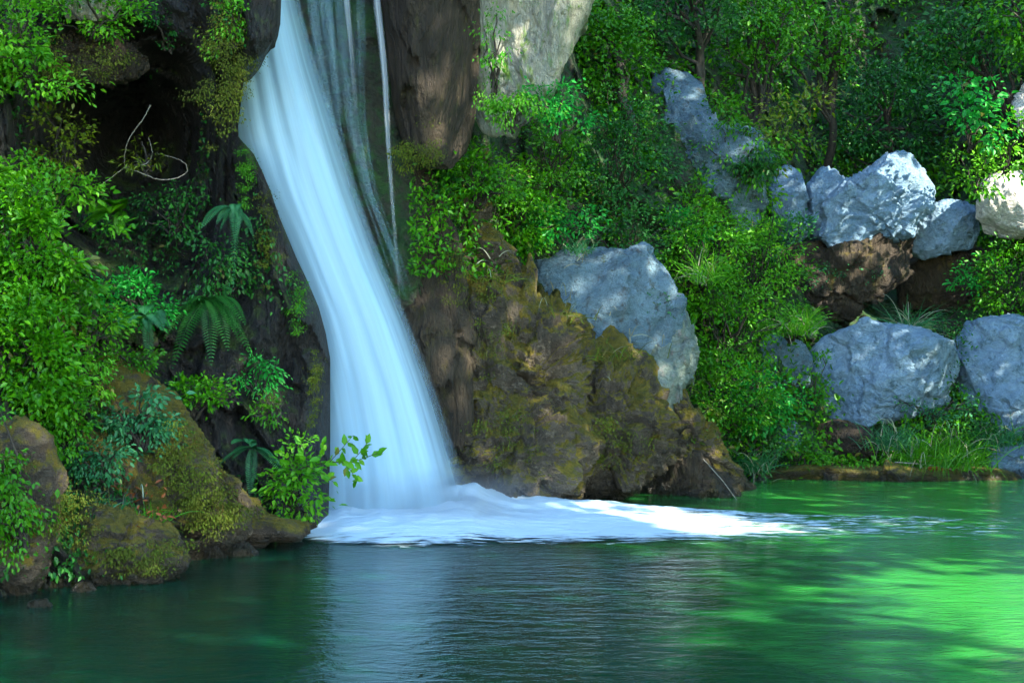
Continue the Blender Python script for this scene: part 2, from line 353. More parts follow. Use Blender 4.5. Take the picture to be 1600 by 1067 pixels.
# ------------------------------------------------------------------ rocks
import bmesh
_ico = {}
def ico(n):
    if n not in _ico:
        bm = bmesh.new(); bmesh.ops.create_icosphere(bm, subdivisions=n, radius=1)
        _ico[n] = (np.array([v.co[:] for v in bm.verts]), np.array([[v.index for v in f.verts] for f in bm.faces])); bm.free()
    return _ico[n]
def rock(name, outline, Y, label, mat, depth=0.8, pw=2.6, seed=0, sub=6, rough=0.07, cuts=7, cat='boulder', group=None, ridge=0.0, lean=0.0, vs=1.0, turn=0.0, chip=1.0):
    o = np.array(outline, float)
    w = P(o[:, 0], o[:, 1], Y)[:, [0, 2]]
    c = 0.5 * (w.max(0) + w.min(0)); size = (w.max(0) - w.min(0)).max() / 2
    th = np.linspace(-math.pi, math.pi, 361); Rd = np.full(361, 0.01)
    for i in range(len(w)):
        a, b = w[i] - c, w[(i + 1) % len(w)] - c
        e = b - a
        for k, t in enumerate(th):
            d = np.array([math.cos(t), math.sin(t)]); den = d[0] * e[1] - d[1] * e[0]
            if abs(den) < 1e-9: continue
            r = (a[0] * e[1] - a[1] * e[0]) / den; s = (a[0] * d[1] - a[1] * d[0]) / den
            if r > 0 and -1e-6 <= s <= 1 + 1e-6: Rd[k] = max(Rd[k], r)
    ker = np.ones(7) / 7; Rs = np.convolve(np.r_[Rd[-4:-1], Rd, Rd[1:4]], ker, 'valid')
    D, Fc = ico(sub)
    r = np.hypot(D[:, 0], D[:, 2]); t = np.arctan2(D[:, 2], D[:, 0]); RR = np.interp(t, th, Rs)
    n = (r ** pw + np.abs(D[:, 1]) ** pw) ** (1 / pw)
    dp = size * depth
    V = np.stack([RR * D[:, 0] / n, dp * D[:, 1] / n, RR * D[:, 2] / n], 1)
    V[:, 1] += lean * V[:, 2] + turn * V[:, 0]
    rg = np.random.default_rng(seed + 100)
    E = np.abs(V).max(0); V = V / E
    for k in range(cuts):
        nn = rg.normal(size=3) * np.array([1, 1, 0.8]); nn[1] = -abs(nn[1]) - 0.9; nn /= np.linalg.norm(nn)
        pr = V @ nn; off = np.quantile(pr, rg.uniform(0.86, 0.97)); ex = np.maximum(pr - off, 0)
        V -= ex[:, None] * nn * 0.9
    V = V * E
    q = (V / size) * np.array([1, 1, vs])
    nr = D / np.linalg.norm(D, axis=1)[:, None]
    disp = fbm(q * 1.6 + seed, 6, seed, 0.52) * rough * 1.3 + fbm(q * 3.1 + seed, 5, seed + 50, 0.55, True) * (rough * 0.45 + ridge)
    fc = worley(warp(q * 2.1 + seed * 3.7), seed) * 1.5 + worley(warp(q * 4.6 + seed, 0.2, 3), seed + 9) * 0.6 + worley(warp(q * 9.5 + seed, 0.12, 6), seed + 19) * 0.28
    disp = disp + fc * rough * 0.75 * chip
    disp *= np.where(np.abs(nr[:, 1]) < 0.25, 0.8, 1.0)
    V = V + nr * (disp * size)[:, None]
    wc = np.array([c[0], Y, c[1]]); V = V + wc
    ob = mk(name, V, Fc, mat, loc=(c[0], Y, float(V[:, 2].min())))
    return tag(ob, label, cat, group)

B = 'boulders on the bank'
rock('boulder', [(815,408),(880,398),(1005,388),(1035,420),(1058,470),(1066,540),(1040,610),(960,610),(870,570),(830,510),(815,460)], 22.9,
     'large flat-topped blue-grey boulder above the brown mossy rock right of the falls', M['blued'], 0.7, 3.4, 3, rough=0.085, cuts=3, group=B)
rock('boulder', [(1030,440),(1062,450),(1092,515),(1080,570),(1055,600),(1062,680),(1040,690),(1000,640),(985,590),(1010,520)], 23.1,
     'narrow pale leaning slab against the right side of the flat-topped boulder', M['slab'], 0.9, 2.6, 4, rough=0.12, group=B)
rock('boulder', [(1285,320),(1320,285),(1362,262),(1395,240),(1432,246),(1456,285),(1452,325),(1425,350),(1390,385),(1350,402),(1310,395),(1280,370)], 29.0,
     'big pale blue overhanging boulder with a rounded upper knob', M['blue'], 0.75, 2.6, 6, group=B, lean=0.2, rough=0.10)
rock('boulder', [(1205,400),(1260,385),(1330,385),(1390,350),(1422,335),(1415,400),(1385,455),(1330,492),(1260,500),(1210,470)], 29.3,
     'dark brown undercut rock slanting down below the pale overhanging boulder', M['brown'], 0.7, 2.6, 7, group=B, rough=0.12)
rock('boulder', [(1202,300),(1212,268),(1232,260),(1250,275),(1262,310),(1262,370),(1240,400),(1205,380)], 29.6,
     'small upright pale knob left of the big overhanging boulder', M['blue'], 0.8, 2.4, 8, group=B)
rock('boulder', [(1262,290),(1280,268),(1302,263),(1318,285),(1330,330),(1330,400),(1280,400),(1260,350)], 29.4,
     'pointed pale knob between the upright knob and the big overhanging boulder', M['blue'], 0.8, 2.3, 9, group=B)
rock('boulder', [(1425,360),(1445,325),(1485,312),(1520,325),(1530,360),(1515,390),(1440,405),(1420,395)], 30.2,
     'blue-grey boulder behind the overhanging one, beside the sunlit white rock', M['blue'], 0.8, 2.6, 10, group=B)
rock('boulder', [(1400,420),(1440,395),(1530,385),(1600,420),(1600,480),(1500,490),(1410,480)], 31.0,
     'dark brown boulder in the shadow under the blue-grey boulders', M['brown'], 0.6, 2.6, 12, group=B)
rock('boulder', [(1268,560),(1290,525),(1345,508),(1430,512),(1478,530),(1492,575),(1480,630),(1400,660),(1320,668),(1280,640),(1264,600)], 27.0,
     'rounded pale boulder at mid bank behind the arching grass tussock', M['blue'], 0.8, 2.6, 14, rough=0.085, group=B)
rock('boulder', [(1490,540),(1520,505),(1580,495),(1680,500),(1710,560),(1690,650),(1600,665),(1530,655),(1500,610)], 27.2,
     'pale boulder cut by the right edge, beside the rounded boulder', M['blue'], 0.8, 2.6, 15, rough=0.09, group=B)
rock('boulder', [(1165,540),(1200,520),(1250,530),(1268,560),(1262,610),(1210,625),(1170,600)], 26.6,
     'small dim blue boulder left of the rounded boulder', M['blued'], 0.8, 2.5, 16, group=B)
rock('boulder', [(1278,665),(1310,655),(1362,672),(1370,705),(1330,728),(1290,722),(1276,700)], 26.0,
     'dark wet brown boulder low under the rounded boulder', M['brown'], 0.8, 2.5, 17, group=B)
rock('boulder', [(1540,720),(1565,698),(1640,690),(1680,720),(1660,760),(1560,765),(1538,745)], 25.4,
     'low flat grey boulder at the water by the right edge', M['blued'], 0.9, 2.6, 18, group=B)
rock('boulder', [(1540,640),(1600,625),(1680,640),(1680,690),(1590,700),(1545,680)], 26.6,
     'half-shaded grey boulder stacked above the low flat one at the right edge', M['blued'], 0.8, 2.6, 19, group=B)
rock('boulder', [(1205,665),(1240,655),(1265,690),(1260,725),(1215,735),(1195,700)], 26.0,
     'small grey-green boulder at the water between the bushes and the dark wet boulder', M['blued'], 0.8, 2.5, 20, group=B)
rock('limestone_ledge', [(1505,335),(1530,290),(1575,268),(1640,262),(1670,300),(1660,350),(1600,366),(1540,378),(1502,388)], 29.4,
     'dazzling sunlit white rock at the right edge above green shrubs', M['white'], 0.7, 2.6, 22, turn=0.9, lean=0.5, chip=0.6, rough=0.07, cat='rock')
rock('limestone_ledge', [(1565,165),(1590,135),(1680,120),(1720,180),(1700,230),(1600,232),(1572,205)], 30.2,
     'sunlit yellowish rock among leaves high at the right edge', M['white'], 0.8, 2.6, 24, turn=0.9, lean=0.4, rough=0.08, cat='rock')
rock('rock_pinnacle', [(1032,140),(1045,100),(1075,95),(1105,130),(1120,200),(1165,215),(1190,260),(1185,330),(1150,380),(1100,380),(1060,330),(1040,230)], 27.6,
     'tall blue-grey crag half hidden by shrubs above the slope', M['blued'], 0.5, 3.2, 26, rough=0.13, cat='rock', cuts=3)
# brown bank right of the falls
O = dict(cat='rock', group='mossy rocks right of the falls')
rock('mossy_rock', [(720,420),(770,405),(830,425),(860,500),(900,560),(910,640),(880,720),(840,830),(740,830),(715,760),(725,650),(735,560),(722,480)], 21.3,
     'broad brown rock face streaked with olive moss beside the falls', M['olive'], 0.5, 2.6, 30, rough=0.15, chip=1.5, ridge=0.05, sub=7, cuts=10, **O)
rock('mossy_rock', [(880,500),(940,505),(1010,560),(1050,620),(1060,690),(1000,760),(900,770),(850,700),(840,600)], 22.1,
     'grey-brown sloping ledge directly below the flat-topped boulder', M['olive'], 0.7, 2.6, 31, rough=0.11, cuts=16, **O)
rock('mossy_rock', [(900,740),(1000,690),(1080,690),(1150,730),(1190,760),(1190,830),(900,840)], 22.9,
     'low dark olive ledge sloping into the water right of the brown rock face', M['brown'], 0.8, 2.6, 32, rough=0.12, cuts=14, **O)
rock('mossy_rock', [(596,150),(650,200),(690,300),(722,400),(730,500),(737,640),(745,840),(650,840),(650,640),(630,480),(605,330)], 20.3,
     'tall dark wet rib of rock along the right side of the falls', M['brown'], 0.22, 2.4, 33, rough=0.07, cuts=14, sub=6, **O)
rock('mossy_rock', [(640,255),(700,270),(800,390),(820,430),(760,450),(700,420),(655,330)], 21.0,
     'olive-brown ledge sloping down from the hanging dark rock to the bank', M['olive'], 0.5, 2.4, 34, rough=0.12, chip=1.5, ridge=0.05, cuts=12, **O)
rock('hanging_rock', [(600,-420),(745,-420),(742,-100),(745,60),(738,170),(712,235),(680,245),(645,228),(622,190),(612,100),(606,0)], 19.6,
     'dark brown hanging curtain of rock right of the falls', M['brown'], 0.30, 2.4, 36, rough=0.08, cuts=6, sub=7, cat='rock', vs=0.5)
rock('pale_cliff', [(735,-420),(960,-420),(935,-120),(908,0),(885,70),(862,140),(830,185),(780,200),(745,215),(728,185),(740,100),(738,-50)], 19.9,
     'pale green-streaked limestone bulge at the top beside the hanging dark rock', M['tufa'], 0.22, 2.2, 37, rough=0.085, cuts=6, sub=7, cat='rock', vs=0.6)
rock('hanging_rock', [(372,-300),(430,-300),(436,-60),(432,50),(414,82),(388,104),(374,95),(366,30)], 17.75,
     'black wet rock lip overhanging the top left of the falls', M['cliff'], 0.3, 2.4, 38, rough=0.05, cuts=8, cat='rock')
rock('shore_ledge', [(1150,742),(1250,728),(1400,732),(1560,728),(1600,740),(1600,770),(1150,775)], 25.0,
     'long low olive-brown ledge along the right waterline', M['olive'], 0.25, 2.4, 45, rough=0.03, chip=2.5, cat='rock')
rock('mossy_rock', [(690,560),(760,600),(860,640),(880,720),(860,800),(800,840),(720,840),(700,740)], 20.7,
     'lower olive moss bulge standing in the foam at the right foot of the falls', M['olive'], 0.6, 2.5, 46, rough=0.13, chip=1.5, ridge=0.05, sub=7, cuts=12, **O)
rock('mossy_rock', [(860,600),(920,570),(1000,600),(1050,650),(1050,720),(990,770),(900,790),(850,740),(840,660)], 21.7,
     'rough olive-brown rock between the broad rock face and the low ledge', M['olive'], 0.7, 2.5, 47, rough=0.16, chip=1.5, ridge=0.05, sub=7, cuts=10, **O)
rock('mossy_rock', [(800,480),(850,470),(920,520),(930,570),(880,600),(820,580)], 21.6,
     'grey-brown knob under the left corner of the flat-topped boulder', M['olive'], 0.9, 2.4, 48, rough=0.15, chip=1.5, ridge=0.05, cuts=8, **O)
rock('mossy_rock', [(1010,600),(1060,610),(1110,690),(1150,740),(1120,790),(1040,780),(1010,720)], 22.6,
     'slanting brown rock running down from the slab to the water', M['olive'], 0.7, 2.4, 49, rough=0.14, chip=1.5, ridge=0.05, cuts=8, **O)
rock('cliff_face', [(420,-300),(640,-300),(650,100),(665,400),(680,600),(690,840),(480,840),(440,400)], 20.9,
     'wet ochre-brown rock face behind the thin streams of the falls', M['olive'], 0.16, 2.8, 39, rough=0.04, cuts=4, sub=7, cat='rock', vs=0.5)
rock('pale_rock', [(95,-40),(130,-50),(185,-30),(180,25),(150,35),(105,30)], 17.4,
     'small pale rock among leaves at the top edge near the left corner', M['tufa'], 0.6, 2.5, 51, rough=0.1, cat='rock')
# left bank
rock('mossy_rock', [(-160,760),(0,700),(120,660),(250,690),(350,760),(410,830),(425,856),(300,890),(150,925),(0,965),(-160,990)], 15.6,
     'long ochre-green mossy bank sloping down to the water at left', M['olive'], 0.35, 2.4, 50, rough=0.10, sub=7, cuts=5, chip=1.5, cat='rock', group='mossy rocks on the left bank', turn=0.55)
L_ = dict(cat='rock', group='mossy rocks on the left bank')
rock('mossy_rock', [(130,580),(170,560),(215,575),(270,625),(320,690),(345,745),(350,830),(330,870),(230,890),(150,880),(140,760),(150,660)], 15.9,
     'big rounded mossy boulder at the left shore with a bare grey top', M['olive'], 0.55, 2.6, 40, rough=0.08, sub=7, cuts=12, **L_)
rock('mossy_rock', [(-120,660),(20,655),(75,680),(95,740),(90,840),(60,930),(-40,960),(-150,940)], 13.6,
     'brown rock at the far left corner of the shore', M['olive'], 0.6, 2.6, 41, rough=0.09, cuts=12, **L_)
rock('mossy_rock', [(90,800),(140,790),(260,830),(290,880),(250,915),(120,930),(70,900)], 14.4,
     'low olive shore rock under the big rounded boulder', M['olive'], 0.7, 2.6, 42, rough=0.14, cuts=10, **L_)
rock('mossy_rock', [(300,770),(350,760),(405,800),(420,850),(380,866),(310,866),(290,830)], 16.6,
     'dark grey wet rock at the foot of the left cliff by the water', M['olive'], 0.7, 2.6, 43, rough=0.1, cuts=10, **L_)
rock('mossy_rock', [(0,60),(60,40),(180,50),(215,90),(200,120),(100,130),(0,110)], 18.0,
     'olive mossy overhang above the dark cavern', M['brown'], 0.5, 2.4, 44, rough=0.13, cuts=8, **L_)

# ------------------------------------------------------------------ waterfall
def sheet(name, rows, Ytab, mat, parent, nu=48, nv=220, bulge=0.25, le=0.0, re=0.15, tope=0.0, bote=0.0):
    r = np.array(rows, float); py = np.linspace(r[0, 0], r[-1, 0], nv)
    # smooth (cubic-ish) edges
    def sm(col):
        a = np.interp(py, r[:, 0], r[:, col]); k = max(3, nv // 14) | 1
        pad = np.r_[2 * a[0] - a[k:0:-1], a, 2 * a[-1] - a[-2:-k - 2:-1]]
        w = np.hanning(k + 2)[1:-1]; return np.convolve(pad, w / w.sum(), 'same')[k:-k]
    l, rr = sm(1), sm(2); u = np.linspace(0, 1, nu)
    Yb = np.interp(py, [a for a, b in Ytab], [b for a, b in Ytab])
    PX = l[:, None] + (rr - l)[:, None] * u[None]; PY = np.broadcast_to(py[:, None], PX.shape)
    Yv = Yb[:, None] - bulge * np.sin(np.pi * u)[None] ** 0.8
    q = np.stack([np.broadcast_to(u[None] * 6, PX.shape), np.broadcast_to(py[:, None] / 500, PX.shape), np.zeros(PX.shape)], -1)
    Yv = Yv + fbm(q, 3, 4) * 0.08
    V = P(PX, PY, Yv)
    e = np.ones(PX.shape)
    if le: e *= np.clip(u / le, 0, 1)[None]
    if re: e *= np.clip((1 - u) / re, 0, 1)[None]
    v = np.linspace(0, 1, nv)[:, None]
    if tope: e *= np.clip(v / tope, 0, 1)
    if bote: e *= np.clip((1 - v) / bote, 0, 1)
    uv = np.stack([np.broadcast_to(u[None], PX.shape), np.broadcast_to(v * 2, PX.shape)], -1).reshape(-1, 2)
    return mk(name, V, gridfaces(nv, nu), mat, parent, attrs={'edge': e.ravel()}, uv=uv)
fall = tag(empty('waterfall', P(620, 815, 18.9)), 'silky blue-white waterfall pouring down the cliff into the green pool', 'waterfall')
YT = [(-400, 19.6), (0, 19.2), (200, 18.95), (500, 18.9), (830, 18.9)]
sheet('main_stream', [(-400,330,446),(-100,335,458),(0,340,470),(100,350,498),(200,360,532),(300,388,564),(400,430,600),(500,466,644),(600,486,682),(700,496,716),(760,497,736),(840,494,756)], YT, M['fall'], fall, re=0.42, bulge=0.35)
sheet('veil', [(-400,462,575),(0,462,572),(100,480,574),(200,505,574),(300,540,590),(400,572,630),(480,602,655)], [(a, b + 0.28) for a, b in YT], M['veil'], fall, le=0.2, re=0.35, bulge=0.1, bote=0.35)
sheet('strand', [(-400,530,544),(0,535,548),(60,542,554),(150,550,560),(230,555,563)], [(a, b + 0.5) for a, b in YT], M['strand'], fall, le=0.4, re=0.4, bote=0.4, bulge=0.05, nu=10)
sheet('strand', [(-400,576,590),(0,581,596),(60,589,602),(120,595,608),(200,600,611),(300,607,617),(420,617,626),(520,626,634)], [(a, b + 0.45) for a, b in YT], M['strand'], fall, le=0.4, re=0.4, bote=0.5, bulge=0.05, nu=10)
sheet('strand', [(-400,490,512),(0,492,520),(100,500,528),(200,520,540)], [(a, b + 0.12) for a, b in YT], M['veil'], fall, le=0.4, re=0.4, bote=0.4, bulge=0.05, nu=10)

def foam():
    nx, ny = 520, 90
    x = np.linspace(-3.4, 7.4, nx)
    px0 = x / 18.0 * F + 800
    fr = np.interp(px0, [380, 450, 520, 640, 800, 960, 1100, 1200, 1310, 1400, 1600, 1750], [830, 836, 850, 858, 852, 852, 850, 847, 844, 844, 844, 842])
    bk = np.interp(px0, [380, 450, 520, 720, 760, 870, 1000, 1150, 1310, 1600, 1750], [826, 818, 806, 798, 790, 790, 790, 797, 804, 808, 812])
    yf = CH * F / (fr - 533.5); yb = CH * F / (bk - 533.5)
    v = np.linspace(0, 1, ny)
    X = np.broadcast_to(x[None], (ny, nx)); Yy = yf[None] + (yb - yf)[None] * v[:, None]
    H = np.interp(px0, [430, 500, 540, 640, 740, 800, 900, 1000, 1100, 1250, 1750], [0.0, 0.14, 0.26, 0.33, 0.36, 0.22, 0.13, 0.08, 0.04, 0.012, 0.008])
    p3 = np.stack([X * 1.2, Yy * 1.8, 0 * X], -1)
    prof = np.clip(v * 1.25, 0, 1)[:, None] ** 1.3 * np.clip((1 - v) * 9, 0, 1)[:, None] ** 0.5
    Z = 0.006 + H[None] * prof * (1 + 0.45 * fbm(p3 * 1.3, 5, 2)) + 0.03 * np.abs(fbm(p3 * 3, 4, 8)) * prof
    D = np.interp(px0, [400, 450, 520, 1000, 1060, 1130, 1250, 1320, 1450, 1650, 1750], [-0.3, 0.35, 1.0, 0.78, 0.62, 0.46, 0.36, 0.28, 0.22, 0.17, 0.05])
    e = D[None] * np.clip(v / 0.30, 0, 1)[:, None] ** 0.8 * np.clip((1 - v) / 0.10, 0, 1)[:, None] ** 0.7
    e = e + (np.clip((px0 - 1150) / 400, 0, 1) * -0.04)[None]
    return tag(mk('foam', np.stack([X, Yy, Z], -1), gridfaces(ny, nx), M['foam'], attrs={'edge': e.ravel()}), 'white foam spreading from the foot of the waterfall across the pool', 'foam', kind='stuff')
foam()
def mist():
    m, nt, out = newmat('spray_mist')
    g = N(nt, 'TexCoord').outputs['Object']
    mp = N(nt, 'Mapping', Scale=(1 / 1.9, 1 / 0.8, 1 / 0.62)); nt.links.new(g, mp.inputs[0])
    ln = N(nt, 'VectorMath', _operation='LENGTH', i0=mp.outputs[0]).outputs['Value']
    d = math_(nt, 'MULTIPLY', rampf(nt, ln, 0.15, 1.0, 1.0, 0.0), rampf(nt, noise(nt, g, 2.2, 3), 0.3, 0.7, 0.3, 1.3))
    v = N(nt, 'VolumePrincipled', Color=(0.85, 0.95, 1.0, 1), Density=math_(nt, 'MULTIPLY', d, 0.9), Anisotropy=0.2)
    nt.links.new(v.outputs[0], out.inputs['Volume'])
    D, Fc = ico(4); V = D * np.array([1.9, 0.8, 0.62]) + np.array([-0.95, 18.3, 0.30]); V[:, 2] = np.maximum(V[:, 2], 0.02)
    tag(mk('mist', V, Fc, m, loc=(-0.95, 18.3, 0.30)), 'fine white spray hanging over the foot of the waterfall', 'mist', kind='stuff')
mist()

# ------------------------------------------------------------------ plants
def unit(a): return a / np.maximum(np.linalg.norm(a, axis=-1, keepdims=True), 1e-9)
def leaves(pos, d, L, Wd, fold=0.15, up=None, rg=rng):
    n = len(pos); d = unit(d)
    u = rg.normal(size=(n, 3)) * 0.55 + np.array([0, -0.35, 1.0]) if up is None else up
    s = unit(np.cross(d, u)); nn = np.cross(s, d)
    L = np.broadcast_to(L, (n,))[:, None]; W = np.broadcast_to(Wd, (n,))[:, None]
    a = [pos, pos + d * L * .33 + s * W * .5 + nn * W * fold, pos + d * L * .68 + s * W * .38 + nn * W * fold * .6 ,
         pos + d * L - nn * L * .10, pos + d * L * .68 - s * W * .38 + nn * W * fold * .6, pos + d * L * .33 - s * W * .5 + nn * W * fold]
    V = np.stack(a, 1).reshape(-1, 3)
    b = np.arange(n)[:, None] * 6
    Fc = np.concatenate([b + np.array([[0, 1, 2, 3]]), b + np.array([[0, 3, 4, 5]])], 0)
    return V, Fc, np.repeat(rg.random(n), 6)
def tubes(lines, sides=5):
    Vs, Fs, o = [], [], 0
    for pts, r0, r1 in lines:
        pts = np.asarray(pts, float); k = len(pts)
        t = unit(np.gradient(pts, axis=0)); a = unit(np.cross(t, np.array([0.3, 0.9, 0.2]))); b = np.cross(t, a)
        r = np.linspace(r0, r1, k)[:, None, None]; th = np.linspace(0, 2 * np.pi, sides, endpoint=False)
        ring = pts[:, None] + r * (np.cos(th)[None, :, None] * a[:, None] + np.sin(th)[None, :, None] * b[:, None])
        Vs.append(ring.reshape(-1, 3))
        i = np.arange(k - 1)[:, None] * sides; j = np.arange(sides)[None]; j2 = (j + 1) % sides
        Fs.append(np.stack([i + j, i + j2, i + sides + j2, i + sides + j], -1).reshape(-1, 4) + o); o += k * sides
    return np.concatenate(Vs), np.concatenate(Fs)
def curve(a, b, sag=0.0, n=7, wob=0.04, rg=rng):
    t = np.linspace(0, 1, n)[:, None]; a = np.asarray(a); b = np.asarray(b); l = np.linalg.norm(b - a)
    p = a + (b - a) * t; p[:, 2] += sag * l * np.sin(np.pi * t[:, 0])
    w = rg.normal(size=(n, 3)) * wob * l; w[0] = w[-1] = 0
    return p + w
def bush(px, py, Y, rx, rz, n, ls, mat, label, seed, ry=None, cat='shrub', group=None, name='shrub', base=None, droop=0.25, clump=None, stem=True, asp=0.5, stemr=0.02):
    """px,py: middle of the crown; rx,rz: half sizes in photograph pixels; ls: leaf length in metres"""
    rg = np.random.default_rng(seed)
    c = P(px, py, Y); k = Y / F; rx, rz = rx * k, rz * k; ry = ry if ry else 0.6 * (rx + rz) / 2
    b = P(px, py, Y) + np.array([0, ry * 0.9, -rz * 0.9]) if base is None else P(*base)
    nc = clump or max(10, n // 60)
    d = unit(rg.normal(size=(nc, 3))); rad = rg.uniform(0.25, 1.0, nc) ** 0.6
    rad *= 1 + 0.3 * fbm(d * 1.7 + seed, 2, seed); rad *= np.where(rg.random(nc) < 0.16, 1.35, 1.0)
    cc = c + d * rad[:, None] * np.array([rx, ry, rz])
    cs = rg.uniform(0.6, 1.5, nc) * 0.95 * (rx * ry * rz / nc) ** (1 / 3) + ls * 0.3
    idx = rg.choice(nc, n, p=cs ** 2 / (cs ** 2).sum())
    off = rg.normal(size=(n, 3)) * 0.55 * np.array([1, 1, 0.6]); pos = cc[idx] + off * cs[idx][:, None]
    out = unit(cc - c)[idx]; dr = unit(off) * 0.9 + out * 0.5 + rg.normal(size=(n, 3)) * 0.5 + np.array([0, -0.15, -droop])
    L = ls * rg.uniform(0.45, 1.0, n) * (1 + 0.8 * rg.random(nc)[idx] ** 2)
    V, Fc, rn = leaves(pos, dr, L, L * asp, rg=rg)
    tone = rg.random(nc); rn = np.clip(0.6 * rn + 0.5 * np.repeat(tone[idx], 6) - 0.05, 0, 1)
    root = tag(empty(name, b), label, cat, group)
    mk('foliage', V, Fc, M[mat], root, attrs={'rnd': rn})
    if stem:
        ln = []
        for i in rg.choice(nc, min(nc, 26), replace=False):
            ln.append((curve(b + rg.normal(size=3) * 0.03, cc[i], 0.10, rg=rg), stemr, stemr * 0.3))
        V, Fc = tubes(ln); mk('stem', V, Fc, M['bark'], root)
    return root
def fern(px, py, Y, n, length, mat, label, seed, spread=1.0, down=0.5, name='fern', cat='fern', group=None, face=(0, -1, 0.35)):
    rg = np.random.default_rng(seed); b = P(px, py, Y); root = tag(empty(name, b), label, cat, group)
    Vs, Fs, Rs, o, ribs = [], [], [], 0, []
    f = unit(np.array(face, float))
    for i in range(n):
        d = unit(f + rg.normal(size=3) * np.array([0.9, 0.35, 0.55]) * spread); L = length * rg.uniform(0.6, 1.15)
        t = np.linspace(0, 1, 30)[:, None]
        p = b + d * L * t + np.array([0, 0, -1]) * down * L * t ** 2; ribs.append((p[::3], 0.006, 0.002))
        tg = unit(np.gradient(p, axis=0)); s = unit(np.cross(tg, np.array([0, 0, 1.0]) + rg.normal(size=3) * .2))
        Vs, Fs, Rs, o = [], [], [], 0
        for sg in (-1, 1):
            pl = (0.20 * L * np.sin(np.pi * np.clip(t[:, 0] * 0.86 + 0.12, 0, 1)) ** 0.8)[2:]
            V, Fc, r = leaves(p[2:], s[2:] * sg + tg[2:] * 0.45, pl, L * 0.028, up=np.cross(s[2:], tg[2:]), rg=rg)
            Vs.append(V); Fs.append(Fc + o); Rs.append(np.clip(r * 0.3 + rg.random() * 0.7, 0, 1)); o += len(V)
        V, Fc = tubes([ribs[-1]], 4); Vs.append(V); Fs.append(Fc + o); Rs.append(np.full(len(V), 0.5))
        mk('frond', np.concatenate(Vs), np.concatenate(Fs), M[mat], root, attrs={'rnd': np.concatenate(Rs)})
    return root
def blades(bases, d, L, W, droop, rg, seg=6):
    n = len(bases); t = np.linspace(0, 1, seg)
    L = np.broadcast_to(L, (n,)); p = bases[:, None] + unit(d)[:, None] * (L[:, None] * t[None])[..., None]
    p = p + np.array([0, 0, -1.0]) * (np.broadcast_to(droop, (n,)) * L)[:, None, None] * (t[None, :, None] ** 2)
    s = unit(np.cross(d, rg.normal(size=(n, 3)) * .4 + np.array([0, -1, 0.2])))
    w = W * (1 - t[None, :, None]) ** 0.6 * 0.5 + 0.0005
    V = np.stack([p - s[:, None] * w, p + s[:, None] * w], 2).reshape(-1, 3)
    b = np.arange(n)[:, None] * seg * 2; k = np.arange(seg - 1)[None] * 2
    i = (b + k).ravel(); return V, np.stack([i, i + 1, i + 3, i + 2], 1), np.repeat(rg.random(n), seg * 2)
def tussock(px, py, Y, n, length, mat, label, seed, spread=0.25, lean=1.0, droop=0.7, w=0.012, cat='grass tussock', group=None, drymix=0, base_r=0.12):
    rg = np.random.default_rng(seed); b = P(px, py, Y); root = tag(empty('grass_tussock', b), label, cat, group)
    bs = b + rg.normal(size=(n, 3)) * np.array([base_r, base_r, 0.03])
    d = np.stack([rg.normal(size=n) * 0.55 * lean, rg.normal(size=n) * 0.4 * lean - .15, np.ones(n)], 1)
    V, Fc, r = blades(bs, d, length * rg.uniform(0.5, 1.2, n), w, droop * rg.uniform(0.4, 1.3, n), rg)
    mk('blades', V, Fc, M[mat], root, attrs={'rnd': r})
    if drymix:
        d = np.stack([rg.normal(size=drymix) * 0.7, rg.normal(size=drymix) * 0.4 - .3, np.ones(drymix)], 1)
        V, Fc, r = blades(b + rg.normal(size=(drymix, 3)) * base_r, d, length * rg.uniform(0.8, 1.4, drymix), w * 1.1, droop * 1.2, rg, 9)
        nv = len(V) // drymix; nf = len(Fc) // drymix
        for i in range(drymix): mk('dry_blade', V[i * nv:(i + 1) * nv], Fc[i * nf:(i + 1) * nf] - i * nv, M['dry'], root, attrs={'rnd': r[i * nv:(i + 1) * nv]})
    return root

